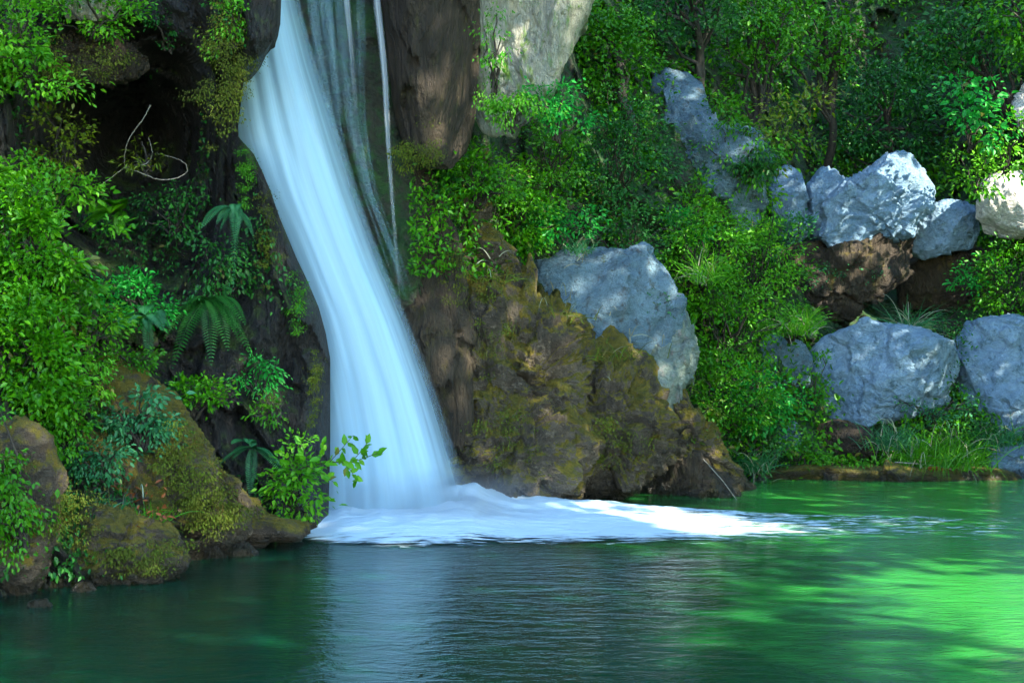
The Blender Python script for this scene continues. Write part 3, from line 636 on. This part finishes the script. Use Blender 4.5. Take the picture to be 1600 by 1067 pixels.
PLANTS = True
if PLANTS:
    LG = 'shrubs on the left cliff'; SG = 'shrubs on the slope right of the falls'; RG = 'shrubs on the right bank'; TG = 'trees on the far slope'
    # --- left side
    bush(40, 400, 15.0, 110, 120, 5200, 0.075, 'leaf', 'wide dense green shrub at the left edge under the dark cavern', 1, group=LG)
    bush(45, 560, 14.4, 95, 110, 4200, 0.07, 'leaf', 'dense green shrub at the left edge above the corner shore rock', 2, group=LG)
    bush(60, 290, 16.2, 90, 60, 1500, 0.075, 'leafb', 'lighter green shrub reaching into the dark cavern at left', 3, group=LG)
    bush(90, 225, 17.4, 60, 60, 650, 0.06, 'leafy', 'sparse yellowish shrub at the mouth of the dark cavern', 4, group=LG)
    bush(30, 60, 16.2, 80, 90, 2200, 0.075, 'leafb', 'light green shrub in the top left corner', 5, group=LG)
    bush(140, 20, 17.2, 90, 35, 1100, 0.07, 'leafb', 'strip of pale leaves along the top edge at left', 6, group=LG)
    bush(20, 760, 12.9, 45, 110, 1500, 0.06, 'leaf', 'narrow green plant trailing over the corner shore rock', 7, group=LG, droop=0.8)
    bush(120, 500, 15.6, 70, 55, 1500, 0.07, 'leafb', 'light green sprawling shrub above the big rounded mossy boulder', 8, group=LG)
    bush(215, 470, 16.9, 85, 38, 1300, 0.08, 'leafm', 'emerald leafy branches reaching right under the dark cavern', 9, group=LG)
    bush(95, 640, 14.5, 60, 70, 1600, 0.065, 'leaf', 'green creeper draped over the left flank of the rounded boulder', 10, group=LG, droop=0.7)
    bush(215, 650, 15.2, 60, 60, 800, 0.07, 'leaft', 'grey-teal ivy growing on the rounded mossy boulder', 11, group=LG, droop=0.6)
    bush(155, 720, 14.7, 50, 45, 600, 0.06, 'leaft', 'small grey-teal ivy patch low on the shore rocks', 12, group=LG, droop=0.6)
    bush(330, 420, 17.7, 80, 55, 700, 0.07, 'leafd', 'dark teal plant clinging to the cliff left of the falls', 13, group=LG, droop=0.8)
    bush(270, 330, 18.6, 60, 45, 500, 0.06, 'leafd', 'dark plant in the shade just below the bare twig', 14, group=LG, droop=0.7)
    bush(350, 95, 17.0, 38, 105, 4940, 0.028, 'moss', 'hanging mossy growth on the pillar beside the top of the falls', 15, group=LG, droop=1.6, stem=False, name='moss_curtain', cat='moss')
    bush(360, 30, 16.9, 34, 45, 500, 0.06, 'leafb', 'bright fern-like tuft at the top of the mossy pillar', 16, group=LG, droop=1.0)
    bush(260, 30, 18.0, 34, 50, 350, 0.06, 'leafd', 'small dark plant at the top between cavern and mossy pillar', 17, group=LG)
    bush(300, 620, 16.6, 55, 35, 650, 0.065, 'leaf', 'low green plant behind the top of the rounded boulder', 18, group=LG)
    bush(455, 755, 17.0, 62, 55, 900, 0.075, 'leafb', 'green shrub at the left foot of the falls', 19, group=LG, asp=0.42)
    bush(225, 240, 18.0, 35, 30, 130, 0.09, 'leafy', 'thin yellow-green sprig hanging in the dark cavern', 20, group=LG, clump=8, asp=0.25)
    bush(200, 560, 15.9, 60, 22, 500, 0.06, 'leaf', 'flat green growth along the bare grey top of the rounded boulder', 21, group=LG)
    for q, (a, b, c, d) in enumerate([(392, 280, 18, 55), (425, 370, 20, 60), (470, 480, 18, 60), (497, 590, 12, 70)]):
        bush(a - 6, b, 17.75, c * .6, d, 1500, 0.022, 'moss' if q % 2 else 'leaf', ['short moss rim beside the upper falls, just under the rock lip', 'moss rim where the cliff edge bulges beside the middle of the falls', 'moss rim below the bulge of the cliff edge beside the falls', 'lowest moss rim along the cliff edge, above the shrub at the falls foot'][q], 140 + q, group='moss rims beside the falls', droop=1.2, stem=False, name='moss_patch', cat='moss', ry=0.15)
    bush(60, 800, 13.6, 70, 60, 3900, 0.028, 'moss', 'olive moss spread over the corner shore rock', 161, group='moss on the rocks', droop=2.0, stem=False, name='moss_patch', cat='moss', ry=0.4)
    bush(200, 870, 14.2, 90, 30, 3900, 0.028, 'moss', 'olive moss fringe trailing to the water under the small grass tuft', 162, group='moss on the rocks', droop=2.0, stem=False, name='moss_patch', cat='moss', ry=0.35)
    bush(330, 800, 15.4, 50, 45, 2340, 0.028, 'moss', 'olive moss on the wet grey rock at the foot of the left cliff', 163, group='moss on the rocks', droop=2.0, stem=False, name='moss_patch', cat='moss', ry=0.35)
    bush(130, 590, 15.1, 60, 40, 900, 0.05, 'leafb', 'light green trailing plant left of the bare grey boulder top', 164, group=LG, droop=1.3)
    bush(1150, 230, 26.6, 70, 55, 900, 0.08, 'leaf', 'green creeper spilling over the right half of the tall crag', 165, group=SG, droop=1.0)
    bush(1080, 330, 26.2, 70, 35, 900, 0.08, 'leafb', 'light green shrub at the foot of the tall crag above the emerald tuft', 166, group=SG)
    bush(1460, 640, 25.8, 60, 22, 500, 0.06, 'leaft', 'grey-teal plant overlapping the bottom of the rounded boulder', 167, group=RG)
    bush(1275, 600, 26.0, 16, 45, 220, 0.06, 'leaf', 'narrow green plant in the gap left of the rounded boulder', 168, group=RG)
    bush(1210, 440, 27.6, 45, 30, 600, 0.07, 'leaf', 'green plant over the left end of the dark undercut rock', 169, group=RG)
    bush(845, 560, 21.6, 45, 14, 676, 0.028, 'moss', 'olive moss cushion under the left corner of the flat-topped boulder', 170, group='moss on the rocks', stem=False, name='moss_patch', cat='moss', ry=0.3)
    bush(700, 430, 20.0, 28, 55, 1300, 0.028, 'moss', 'olive moss streak on the dark rib just under the hanging rock', 171, group='moss on the rocks', droop=2.0, stem=False, name='moss_patch', cat='moss', ry=0.25)
    bush(400, 590, 17.4, 50, 40, 520, 0.06, 'leafm', 'emerald sprays on the dark cliff beside the falls', 30, group=LG, droop=0.7, asp=0.35)
    bush(430, 640, 17.3, 32, 26, 260, 0.055, 'leaf', 'small green sprig right beside the edge of the falls', 31, group=LG, droop=0.7, asp=0.35)
    fern(325, 470, 17.6, 12, 0.7, 'leafd', 'dark drooping fern in the middle of the left cliff', 32, down=0.9)
    fern(230, 500, 16.7, 10, 0.6, 'leaft', 'teal fern drooping above the rounded boulder', 33, down=0.8)
    fern(395, 700, 17.2, 10, 0.5, 'leaft', 'teal fern low on the cliff above the wet grey rock', 34, down=0.6)
    fern(370, 330, 17.3, 9, 0.5, 'leaft', 'teal fern high on the cliff edge beside the falls', 35, down=1.0)
    fern(190, 330, 18.3, 10, 0.6, 'leaf', 'green fern at the lower lip of the dark cavern', 36, down=0.5)
    tussock(215, 820, 14.6, 70, 0.55, 'leafb', 'small grass tuft on the left shore rocks', 40, drymix=10)
    tussock(170, 800, 14.5, 40, 0.45, 'leaft', 'thin teal grass tuft beside the ivy patch', 41, drymix=8)
    bush(225, 790, 14.5, 50, 55, 46, 0.085, 'orange', 'scattered orange autumn leaves on a low twig by the left shore', 42, clump=7, cat='seedling', name='seedling', stemr=0.006)
    # bare twig in the cavern
    rg = np.random.default_rng(60)
    tw = tag(empty('bare_twig', P(290, 275, 18.2)), 'bare pale twig looping out in front of the dark cavern', 'twig')
    lines = []
    for seq in ([(235,165),(225,185),(205,210),(195,235),(194,262)], [(194,262),(225,272),(250,283),(285,277),(295,265),(285,250),(245,240)], [(194,262),(230,258),(240,240),(232,215)], [(194,262),(165,285),(140,300)]):
        pts = P([a for a, b in seq], [b for a, b in seq], 18.0 + 0.03 * np.arange(len(seq)))
        for _ in range(3): pts = np.concatenate([pts[:1], np.stack([pts[:-1] * .75 + pts[1:] * .25, pts[:-1] * .25 + pts[1:] * .75], 1).reshape(-1, 3), pts[-1:]])
        pts = pts + rg.normal(size=pts.shape) * 0.003
        lines.append((pts, 0.008, 0.003))
    V, Fc = tubes(lines); mk('branch', V, Fc, M['twig'], tw)
    # leafy sprig in front of the falls
    rg = np.random.default_rng(77)
    sp = tag(empty('leafy_branch', P(440, 745, 17.0)), 'thin branch of bright leaves reaching out in front of the waterfall foot', 'branch')
    ax = P([440, 480, 515, 550, 590], [745, 728, 722, 722, 708], 16.9 - 0.05 * np.arange(5)); ln = [(ax, 0.010, 0.004)]
    twg = [((515,722),(552,680)), ((535,722),(558,752)), ((480,728),(470,690)), ((480,728),(520,752)), ((460,735),(440,705)), ((550,722),(575,690)), ((500,724),(505,695))]
    pos, dr = [], []
    for a, b in twg:
        pts = P([a[0], (a[0] + b[0]) / 2 + 2, b[0]], [a[1], (a[1] + b[1]) / 2 - 2, b[1]], 16.75); ln.append((pts, 0.005, 0.002))
        for q in np.linspace(0.25, 1, 7):
            pos.append(pts[0] + (pts[2] - pts[0]) * q); dr.append(unit(pts[2] - pts[0]) + rg.normal(size=3) * 0.7)
    for q in np.linspace(0.1, 1, 30):
        k = q * 3.999; i = int(k); pos.append(ax[i] + (ax[min(i + 1, 4)] - ax[i]) * (k - i)); dr.append(np.array([0.5, -0.2, 0]) + rg.normal(size=3) * 0.8)
    L = rg.uniform(0.09, 0.15, len(pos))
    V, Fc, rn = leaves(np.array(pos), np.array(dr), L, L * 0.55, up=rg.normal(size=(len(pos), 3)) * .4 + np.array([0, -1, 0.4]), rg=rg)
    mk('leaf', V, Fc, M['leafb'], sp, attrs={'rnd': rn}); V, Fc = tubes(ln); mk('stem', V, Fc, M['bark'], sp)
    # --- slope right of the falls
    bush(800, 700, 20.3, 80, 60, 3900, 0.028, 'moss', 'olive moss hanging over the low bulge by the falls', 47, group='moss on the rocks', droop=2.2, stem=False, name='moss_patch', cat='moss', ry=0.35)
    bush(930, 690, 21.1, 85, 45, 3380, 0.028, 'moss', 'olive moss hanging from the sloping ledge under the flat-topped boulder', 48, group='moss on the rocks', droop=2.2, stem=False, name='moss_patch', cat='moss', ry=0.35)
    bush(770, 520, 20.3, 30, 80, 1820, 0.028, 'moss', 'narrow olive moss streak down the upper brown rock face', 49, group='moss on the rocks', droop=2.2, stem=False, name='moss_patch', cat='moss', ry=0.3)
    bush(290, 740, 15.2, 50, 70, 2860, 0.028, 'moss', 'olive moss on the right flank of the rounded left boulder', 43, group='moss on the rocks', droop=2.0, stem=False, name='moss_patch', cat='moss', ry=0.35)
    bush(120, 100, 17.3, 90, 35, 2340, 0.028, 'moss', 'olive moss along the overhang above the dark cavern', 44, group='moss on the rocks', droop=1.6, stem=False, name='moss_patch', cat='moss', ry=0.4)
    tussock(860, 500, 21.4, 90, 0.6, 'moss', 'dry olive grass tuft on top of the broad brown rock face', 150, drymix=22, lean=1.6, base_r=0.3)
    tussock(950, 560, 21.6, 90, 0.6, 'moss', 'dry olive grass tuft on the sloping ledge under the flat-topped boulder', 151, drymix=24, lean=1.6, base_r=0.3)
    tussock(1010, 700, 21.8, 80, 0.5, 'leafy', 'yellowish grass tuft on the low olive ledge', 152, drymix=16, lean=1.6, base_r=0.25)
    tussock(760, 440, 20.6, 80, 0.5, 'moss', 'olive grass tuft on the ledge below the hanging dark rock', 153, drymix=14, lean=1.6, base_r=0.25)
    bush(1070, 650, 22.4, 40, 50, 500, 0.06, 'leafy', 'thin yellow-green plant beside the foot of the leaning slab', 154, group=RG)
    bush(660, 235, 19.2, 45, 30, 1820, 0.028, 'moss', 'olive moss fringe around the tip of the hanging dark rock', 155, group='moss on the rocks', droop=2.0, stem=False, name='moss_patch', cat='moss', ry=0.3)
    bush(800, 170, 19.0, 60, 30, 800, 0.05, 'leafb', 'pale green hanging plants along the bottom of the pale bulge', 156, group=SG, droop=1.6)
    bush(770, 80, 19.0, 26, 70, 500, 0.05, 'leafb', 'pale green creeper streak on the left side of the pale bulge', 157, group=SG, droop=1.6, ry=0.2)
    bush(1300, 430, 28.6, 60, 20, 400, 0.07, 'leaft', 'grey-teal plants between the pale overhang and its dark underside', 158, group=RG)
    bush(1100, 250, 27.2, 40, 60, 500, 0.075, 'leaft', 'grey-teal creeper on the face of the tall crag', 159, group=SG)
    bush(1020, 480, 22.2, 28, 22, 160, 0.06, 'leaft', 'small teal sprig in the cleft between the flat-topped boulder and the slab', 160, group=SG)
    bush(1330, 735, 25.0, 55, 16, 500, 0.05, 'leaf', 'low green plants hanging over the long ledge right of the dark wet boulder', 172, group=RG, droop=1.2)
    bush(1500, 738, 24.9, 40, 14, 380, 0.05, 'leafb', 'light green plants hanging over the right end of the long ledge', 173, group=RG, droop=1.2)
    bush(1140, 745, 23.8, 45, 18, 420, 0.05, 'leafd', 'dark plants hanging to the water beside the long dry stalk', 174, group=RG, droop=1.2)
    bush(1100, 290, 26.9, 60, 45, 900, 0.07, 'leaft', 'grey-teal growth over the lower half of the tall crag', 175, group=SG, droop=0.8)
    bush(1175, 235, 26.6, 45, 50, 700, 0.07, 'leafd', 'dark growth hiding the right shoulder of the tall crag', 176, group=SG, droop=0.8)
    rs = np.random.default_rng(321)
    for i, a in enumerate([1185, 1215, 1300, 1335, 1380, 1425, 1475, 1515, 1555, 1590]):
        w_, y_ = rs.uniform(10, 22), rs.uniform(738, 752)
        rock('shore_stone', [(a - w_, y_), (a - w_ * .5, y_ - w_ * .6), (a + w_ * .4, y_ - w_ * .7), (a + w_, y_), (a + w_ * .6, y_ + w_ * .5), (a - w_ * .6, y_ + w_ * .5)], CH * F / (y_ - 533.5) + 0.1,
             'small wet stone lying along the right waterline', M['blued' if i % 3 == 0 else 'brown'], 0.9, 2.4, 300 + i, sub=4, rough=0.12, cat='stone', group='small stones along the right waterline')
    for i, (a, y_) in enumerate([(130, 925), (200, 912), (255, 905), (330, 872), (375, 868), (440, 846), (60, 950)]):
        w_ = rs.uniform(16, 30)
        rock('shore_stone', [(a - w_, y_), (a - w_ * .5, y_ - w_ * .6), (a + w_ * .4, y_ - w_ * .7), (a + w_, y_), (a + w_ * .6, y_ + w_ * .5), (a - w_ * .6, y_ + w_ * .5)], CH * F / (y_ - 533.5) + 0.1,
             'small dark wet stone along the left waterline', M['brown'], 0.9, 2.4, 330 + i, sub=4, rough=0.12, cat='stone', group='small stones along the left waterline')
    bush(870, 165, 19.3, 42, 55, 900, 0.07, 'leafm', 'bright emerald plant at the lower edge of the pale limestone bulge', 50, group=SG)
    bush(745, 270, 20.4, 75, 50, 1700, 0.065, 'leaf', 'green shrub right under the hanging dark rock', 51, group=SG)
    bush(690, 300, 20.2, 45, 35, 600, 0.06, 'leafd', 'small dark shrub beside the thin strands of the falls', 52, group=SG)
    bush(800, 330, 21.6, 100, 70, 3000, 0.065, 'leaf', 'broad green shrub on the slope above the mossy bank', 53, group=SG)
    bush(880, 350, 21.9, 75, 32, 900, 0.08, 'leafm', 'emerald broad-leaved plant just above the flat-topped boulder', 54, group=SG)
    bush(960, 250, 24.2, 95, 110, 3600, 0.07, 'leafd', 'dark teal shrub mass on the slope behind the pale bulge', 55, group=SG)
    bush(860, 250, 22.5, 70, 60, 1500, 0.065, 'leaf', 'green shrub between the pale bulge and the broad-leaved plant', 56, group=SG)
    bush(980, 370, 23.4, 80, 40, 1300, 0.065, 'leafd', 'dark low shrub behind the top of the flat-topped boulder', 57, group=SG)
    bush(1090, 400, 24.4, 80, 70, 2200, 0.075, 'leafb', 'fresh green shrub right above the leaning slab', 58, group=SG)
    bush(1060, 355, 24.8, 45, 28, 500, 0.08, 'leafm', 'emerald tuft at the foot of the tall crag', 59, group=SG)
    bush(1140, 500, 24.6, 75, 70, 2400, 0.065, 'leaf', 'green shrub right of the leaning slab', 60, group=SG)
    bush(1190, 400, 26.2, 70, 90, 2500, 0.075, 'leafb', 'tall light green shrub between the crag and the overhanging boulder', 61, group=SG)
    bush(1240, 505, 25.8, 55, 30, 900, 0.065, 'leaf', 'low green shrub under the overhanging boulder', 62, group=SG)
    bush(1170, 270, 27.4, 60, 60, 900, 0.075, 'leafb', 'light green shrub growing on the tall crag', 63, group=SG)
    bush(1240, 190, 27.0, 60, 60, 700, 0.10, 'leafy', 'yellow-green leafy shrub above the upright knob', 64, group=SG, asp=0.4)
    bush(1130, 195, 27.5, 50, 45, 700, 0.075, 'leaf', 'green tuft on the top of the tall crag', 65, group=SG)
    bush(1130, 620, 24.0, 75, 75, 3000, 0.065, 'leaf', 'dense green shrub by the water right of the mossy bank', 66, group=RG)
    bush(1190, 610, 24.4, 65, 55, 1100, 0.085, 'leafm', 'emerald broad-leaved shrub left of the small dim boulder', 67, group=RG)
    bush(1170, 690, 24.4, 75, 45, 1600, 0.065, 'leafd', 'dark low shrub at the waterline', 68, group=RG, droop=0.6)
    bush(1250, 715, 25.0, 45, 30, 700, 0.07, 'leaf', 'low green plant at the waterline before the dark wet boulder', 69, group=RG)
    bush(1580, 440, 28.2, 70, 55, 1500, 0.08, 'leaf', 'green shrub at the right edge below the sunlit white rock', 70, group=RG)
    bush(1520, 435, 28.4, 35, 28, 380, 0.09, 'leafm', 'small emerald plant beside the dark hollow', 71, group=RG)
    bush(1525, 175, 27.0, 48, 62, 420, 0.13, 'leafm', 'emerald broad-leaved branch catching light high at right', 72, group=RG, asp=0.6)
    bush(1580, 215, 27.4, 45, 60, 420, 0.12, 'leafb', 'sunlit light green leaves at the right edge between two pale rocks', 73, group=RG, asp=0.6)
    bush(1530, 270, 28.0, 40, 30, 420, 0.09, 'leafb', 'small sunlit shrub left of the white rock', 74, group=RG)
    bush(1490, 560, 26.6, 30, 50, 500, 0.06, 'leafd', 'dark plant wedged between the two pale round boulders', 75, group=RG)
    bush(1480, 500, 28.6, 100, 22, 900, 0.06, 'leafd', 'dark creeping shrub along the hollow above the rounded boulder', 76, group=RG)
    bush(1540, 690, 25.6, 50, 30, 600, 0.065, 'leafd', 'dark plant around the boulders at the right waterline', 77, group=RG)
    bush(1235, 380, 28.0, 40, 45, 600, 0.08, 'leaft', 'grey-teal plant at the foot of the upright knob', 78, group=RG)
    tussock(1470, 728, 25.2, 700, 1.35, 'leaf', 'big arching grass tussock in front of the rounded boulder', 80, drymix=26, base_r=0.32, w=0.016, droop=0.9)
    tussock(1395, 700, 25.5, 200, 0.9, 'leaft', 'small teal grass tussock on the left flank of the big tussock', 81, drymix=14, base_r=0.2, w=0.014)
    tussock(1560, 700, 25.6, 160, 0.9, 'leaft', 'teal grass tussock by the right edge boulders', 82, drymix=12, base_r=0.2, w=0.014)
    tussock(1250, 520, 25.2, 90, 1.0, 'leafb', 'grass tuft hanging over the small dim boulder', 83, drymix=12, w=0.014)
    tussock(1180, 735, 24.3, 120, 0.8, 'leaft', 'grass tuft at the waterline by the dark low shrub', 84, drymix=14, w=0.012)
    tussock(1100, 440, 24.0, 120, 0.9, 'leafb', 'grass tuft beside the top of the leaning slab', 85, drymix=14, w=0.014)
    tussock(1420, 520, 27.0, 120, 1.1, 'leaft', 'long thin grass trailing over the top of the rounded boulder', 86, lean=2.2, droop=0.5, drymix=18, w=0.012)
    tussock(905, 395, 22.0, 70, 0.6, 'leaft', 'thin grass tuft on the flat top of the big blue-grey boulder', 87, drymix=10, w=0.010)
    st = tag(empty('dry_stalk', P(1085, 705, 22.6)), 'long pale dry stalk slanting down to the water from the olive ledge', 'stalk')
    V, Fc = tubes([(P([1085, 1108, 1130, 1152], [703, 727, 752, 782], [22.2, 22.0, 21.8, 21.6]), 0.010, 0.006), (P([1085,1060,1040], [703,690,686], [22.2,22.3,22.4]), 0.010, 0.006)]); mk('stem', V, Fc, M['twig'], st)
    st = tag(empty('dry_stalk', P(1400, 723, 25)), 'pale fallen stalk with an orange tip at the waterline before the big tussock', 'stalk')
    V, Fc = tubes([(P([1398, 1430, 1465, 1490], [722, 724, 728, 734], [24.9, 24.8, 24.8, 24.7]), 0.014, 0.008)]); mk('stem', V, Fc, M['twig'], st)
    V, Fc, rn = leaves(P([1440, 1450, 1460], [732, 733, 734], [24.7] * 3), np.array([[1, 0, .1]] * 3), 0.28, 0.08); mk('leaf', V, Fc, M['orange'], st, attrs={'rnd': rn})
    # --- trees of the far slope
    def tree(px, py, Y, rx, rz, n, ls, mat, label, seed, tb):
        rg = np.random.default_rng(seed); c = P(px, py, Y); k = Y / F
        b = P(*tb); root = tag(empty('tree', b), label, 'tree', TG)
        nc = 90; d = unit(rg.normal(size=(nc, 3))); cc = c + d * (rg.uniform(.2, 1, nc) ** .5)[:, None] * np.array([rx * k, (rx + rz) * k * .35, rz * k])
        idx = rg.integers(0, nc, n); off = rg.normal(size=(n, 3)) * np.array([.5, .5, .28]) * rx * k * 0.28
        L = ls * rg.uniform(.6, 1.3, n); V, Fc, rn = leaves(cc[idx] + off, unit(off) + rg.normal(size=(n, 3)) * .6 + np.array([0, 0, -.4]), L, L * .55, rg=rg)
        rn = np.clip(.5 * rn + .5 * np.repeat(rg.random(nc)[idx], 6), 0, 1)
        mk('crown', V, Fc, M[mat], root, attrs={'rnd': rn})
        top = c + np.array([0, 0, rz * k * .2]); tr = curve(b, top, 0, 9, 0.02, rg); ln = [(tr, 0.12, 0.05)]
        for i in rg.choice(nc, 14, replace=False): ln.append((curve(tr[rg.integers(3, 9)], cc[i], 0.06, 6, 0.04, rg), 0.05, 0.012))
        V, Fc = tubes(ln, 7); mk('trunk', V, Fc, M['bark'], root)
    tree(960, 90, 26.2, 85, 90, 3500, 0.09, 'leaf', 'green tree leaning out above the slope right of the pale bulge', 91, (1010, 330, 26.0))
    tree(1080, -10, 28.0, 90, 80, 2600, 0.09, 'leafd', 'dark tree at the top above the tall crag', 92, (1110, 250, 29.0))
    tree(1170, 50, 29.5, 80, 85, 2600, 0.10, 'leaf', 'green tree at the top above the yellow-green shrub', 93, (1200, 300, 30.0))
    tree(1290, 60, 31.0, 70, 60, 900, 0.12, 'leaf', 'thin green tree in front of the dark hollow at the top', 94, (1290, 330, 33.0))
    tree(1390, 190, 35.5, 140, 95, 3800, 0.12, 'leafd', 'dark teal tree filling the hollow above the overhanging boulder', 95, (1390, 400, 35.5))
    tree(1520, 60, 31.0, 110, 60, 1600, 0.13, 'leafd', 'dark tree in the top right corner', 96, (1640, 330, 32.0))
    tree(1620, 30, 29.5, 80, 80, 1500, 0.12, 'leaf', 'green tree reaching in at the top right edge', 97, (1700, 330, 30.0))

    # --- undergrowth scattered over the hillside (nobody could count it)
    rg = np.random.default_rng(500)
    n = 130000
    px = rg.uniform(640, 2100, n); py = rg.uniform(-260, 770, n)
    ncl = 5000; 
    Yh = Hsurf(px, py); pw = P(px, py, Yh)
    dens = fbm(pw * 0.9, 4, 77) + 0.25
    keep = rg.random(n) < np.clip(dens * 2.2, 0.08, 1)
    keep &= ~((px < 900) & (py < 215)) & ~((px < 1060) & (py > 430)) & ~((px > 1280) & (px < 1530) & (py > 380) & (py < 515))
    px, py, Yh = px[keep], py[keep], Yh[keep]
    pos = P(px, py, Yh - 0.25 - np.abs(rg.normal(size=len(px))) * 0.35)
    L = rg.uniform(0.05, 0.13, len(px)) * (Yh / 24)
    V, Fc, rn = leaves(pos, rg.normal(size=(len(px), 3)) + np.array([0, -0.5, -0.2]), L, L * 0.5, rg=rg)
    tag(mk('undergrowth', V, Fc, M['leaf'], attrs={'rnd': rn}), 'dark leafy undergrowth covering the hillside', 'undergrowth', kind='stuff')
    # --- moss and small leaves over the left cliff
    n = 42000
    px = rg.uniform(-400, 505, n); py = rg.uniform(-200, 900, n)
    Yl = Lsurf(px, py); pw = P(px, py, Yl)
    dens = fbm(pw * np.array([1.1, 1.1, 0.6]), 4, 55)
    keep = (rg.random(n) < np.clip((dens - 0.02) * 3.5, 0.0, 1)) & (px < np.interp(py, edge_tab[:, 0], edge_tab[:, 1]) - 22)
    keep &= ~((px > 90) & (px < 300) & (py > 120) & (py < 300))
    px, py, Yl = px[keep], py[keep], Yl[keep]
    pos = P(px, py, Yl - 0.12 - np.abs(rg.normal(size=len(px))) * 0.18)
    L = rg.uniform(0.03, 0.085, len(px))
    V, Fc, rn = leaves(pos, rg.normal(size=(len(px), 3)) * .6 + np.array([0, -0.4, -0.8]), L, L * 0.5, rg=rg)
    tag(mk('creeper', V, Fc, M['leafd'], attrs={'rnd': rn}), 'small creeping plants and moss over the left cliff', 'creeper', kind='stuff')

# ------------------------------------------------------------------ unseen trees added to block the sun: crowns shade the gorge, gaps leave lit spots
def sun_blocker_trees():
    rg = np.random.default_rng(900)
    n = 135000; e1 = unit(np.cross(SUN, np.array([0, 0, 1.0]))); e2 = np.cross(e1, SUN)
    Q = lambda a, b, c: tuple(P(a, b, c))
    lit = [((5.3, 12.7, 0), 2.7, 2.1, 1), ((4.2, 8.6, 0), 0.9, 0.8, .6), ((2.6, 18.6, 0), 1.1, 0.95, 1), (Q(1590, 315, 28.8), 1.7, 1.35, 1), (Q(1580, 190, 27.5), 1.5, 1.35, 1),
           (Q(880, 345, 21.5), 0.8, 0.5, .6), (Q(1090, 380, 24), 0.9, 0.6, .6), (Q(1180, 600, 24), 0.8, 0.6, .5), (Q(870, 170, 19), 0.5, 0.4, .6),
           (Q(60, 280, 15), 0.8, 0.6, .5), (Q(220, 470, 16.5), 0.6, 0.4, .5), (Q(840, 50, 19), 0.9, 0.8, .7), (Q(960, 120, 25), 1.0, 0.8, .4), (Q(900, 500, 22), .8, .5, .35), (Q(380, 620, 17), .6, .5, .4)]
    tgt = np.array([[-6.5, 13, 0], [-6, 18, 9], [0, 16, 0], [0, 20, 8], [6, 14, 0], [6, 26, 3], [9, 30, 8], [12, 30, 1], [3, 24, 6], [-2, 8, 0], [3, 9, 0], [5, 33, 9], [0, 26, 10], [10, 22, 0], [8, 8, 0], [7, 33, 14], [8, 37, 16], [3, 34, 17], [12, 40, 12], [2, 28, 14], [12, 30, 12], [0, 22, 12]], float)
    u0, v0 = (tgt @ e1).min() - 2, (tgt @ e2).min() - 1.5; u1, v1 = (tgt @ e1).max() + 2, (tgt @ e2).max() + 1.5
    n = 95000
    u = rg.uniform(u0, u1, n); v = rg.uniform(v0, v1, n)
    # distance along the sun direction chosen so the added crowns stand out of frame at right
    base = u[:, None] * e1 + v[:, None] * e2
    want = 15.5 + rg.uniform(-1.6, 1.6, n)
    w = (want - base[:, 0]) / SUN[0]
    pos = base + w[:, None] * SUN
    ok = (pos[:, 2] > 0.8) & (pos[:, 0] > 0.42 * np.maximum(pos[:, 1], 0) + 1.0)
    for c, a, b, pr in lit:
        c = np.array(c, float); uu = u - c @ e1; vv = v - c @ e2
        j = (1 + 0.45 * fbm(np.stack([u * 2, v * 2, 0 * u], 1), 3, 5)) * (1.15 - 0.6 * rg.random(len(u)) ** 2)
        ok &= ~((uu / (a * j)) ** 2 + (vv / (b * j)) ** 2 < 1) | (rg.random(n) > pr)
    prot = np.array([P(a, b, 18.8) for a, b in [(430, 60), (440, 130), (450, 200), (480, 270), (510, 340), (530, 410), (555, 480), (570, 550), (585, 620), (600, 690), (610, 760), (600, 800), (700, 815), (800, 825)]])
    m = 16000; c = prot[rg.integers(0, len(prot), m)]; pu = c @ e1 + rg.uniform(-.8, .8, m); pv = c @ e2 + rg.uniform(-.8, .8, m)
    pb = pu[:, None] * e1 + pv[:, None] * e2; pp = pb + ((15.5 + rg.uniform(-1.6, 1.6, m) - pb[:, 0]) / SUN[0])[:, None] * SUN
    pos = np.concatenate([pos[ok], pp]); print('bank tree leaves', len(pos), pos.min(0), pos.max(0))
    L = rg.uniform(0.25, 0.5, len(pos))
    k = np.clip(((pos[:, 1] - pos[:, 1].min()) / (np.ptp(pos[:, 1]) + .01) * 5).astype(int), 0, 4)
    for i in range(5):
        s = k == i
        if s.sum() < 10: continue
        q = pos[s]; c = q.mean(0); b = np.array([16.0, c[1], -0.5])
        root = tag(empty('sun_blocker_tree', b), 'unseen leafy tree added outside the view at right to block the sun', 'tree', 'unseen trees added to block the sun')
        V, Fc, rn = leaves(q, rg.normal(size=(len(q), 3)) + np.array([0, 0, -.3]), L[s], L[s] * 0.7, rg=rg)
        mk('crown', V, Fc, M['leaf'], root, attrs={'rnd': rn})
        ty = c[1]
        while abs(ty - 4.1) < 2.9 or abs(ty - 23.6) < 2.4 or abs(ty - 7.8) < 1.3: ty += 0.1
        V, Fc = tubes([(curve([16.0, ty, -0.5], [16.2, ty, q[:, 2].max() - 1], 0, 9, 0.006, rg), 0.3, 0.08)], 9); mk('trunk', V, Fc, M['bark'], root)
sun_blocker_trees()
for o in bpy.data.objects:
    if '_w' in o: del o['_w']
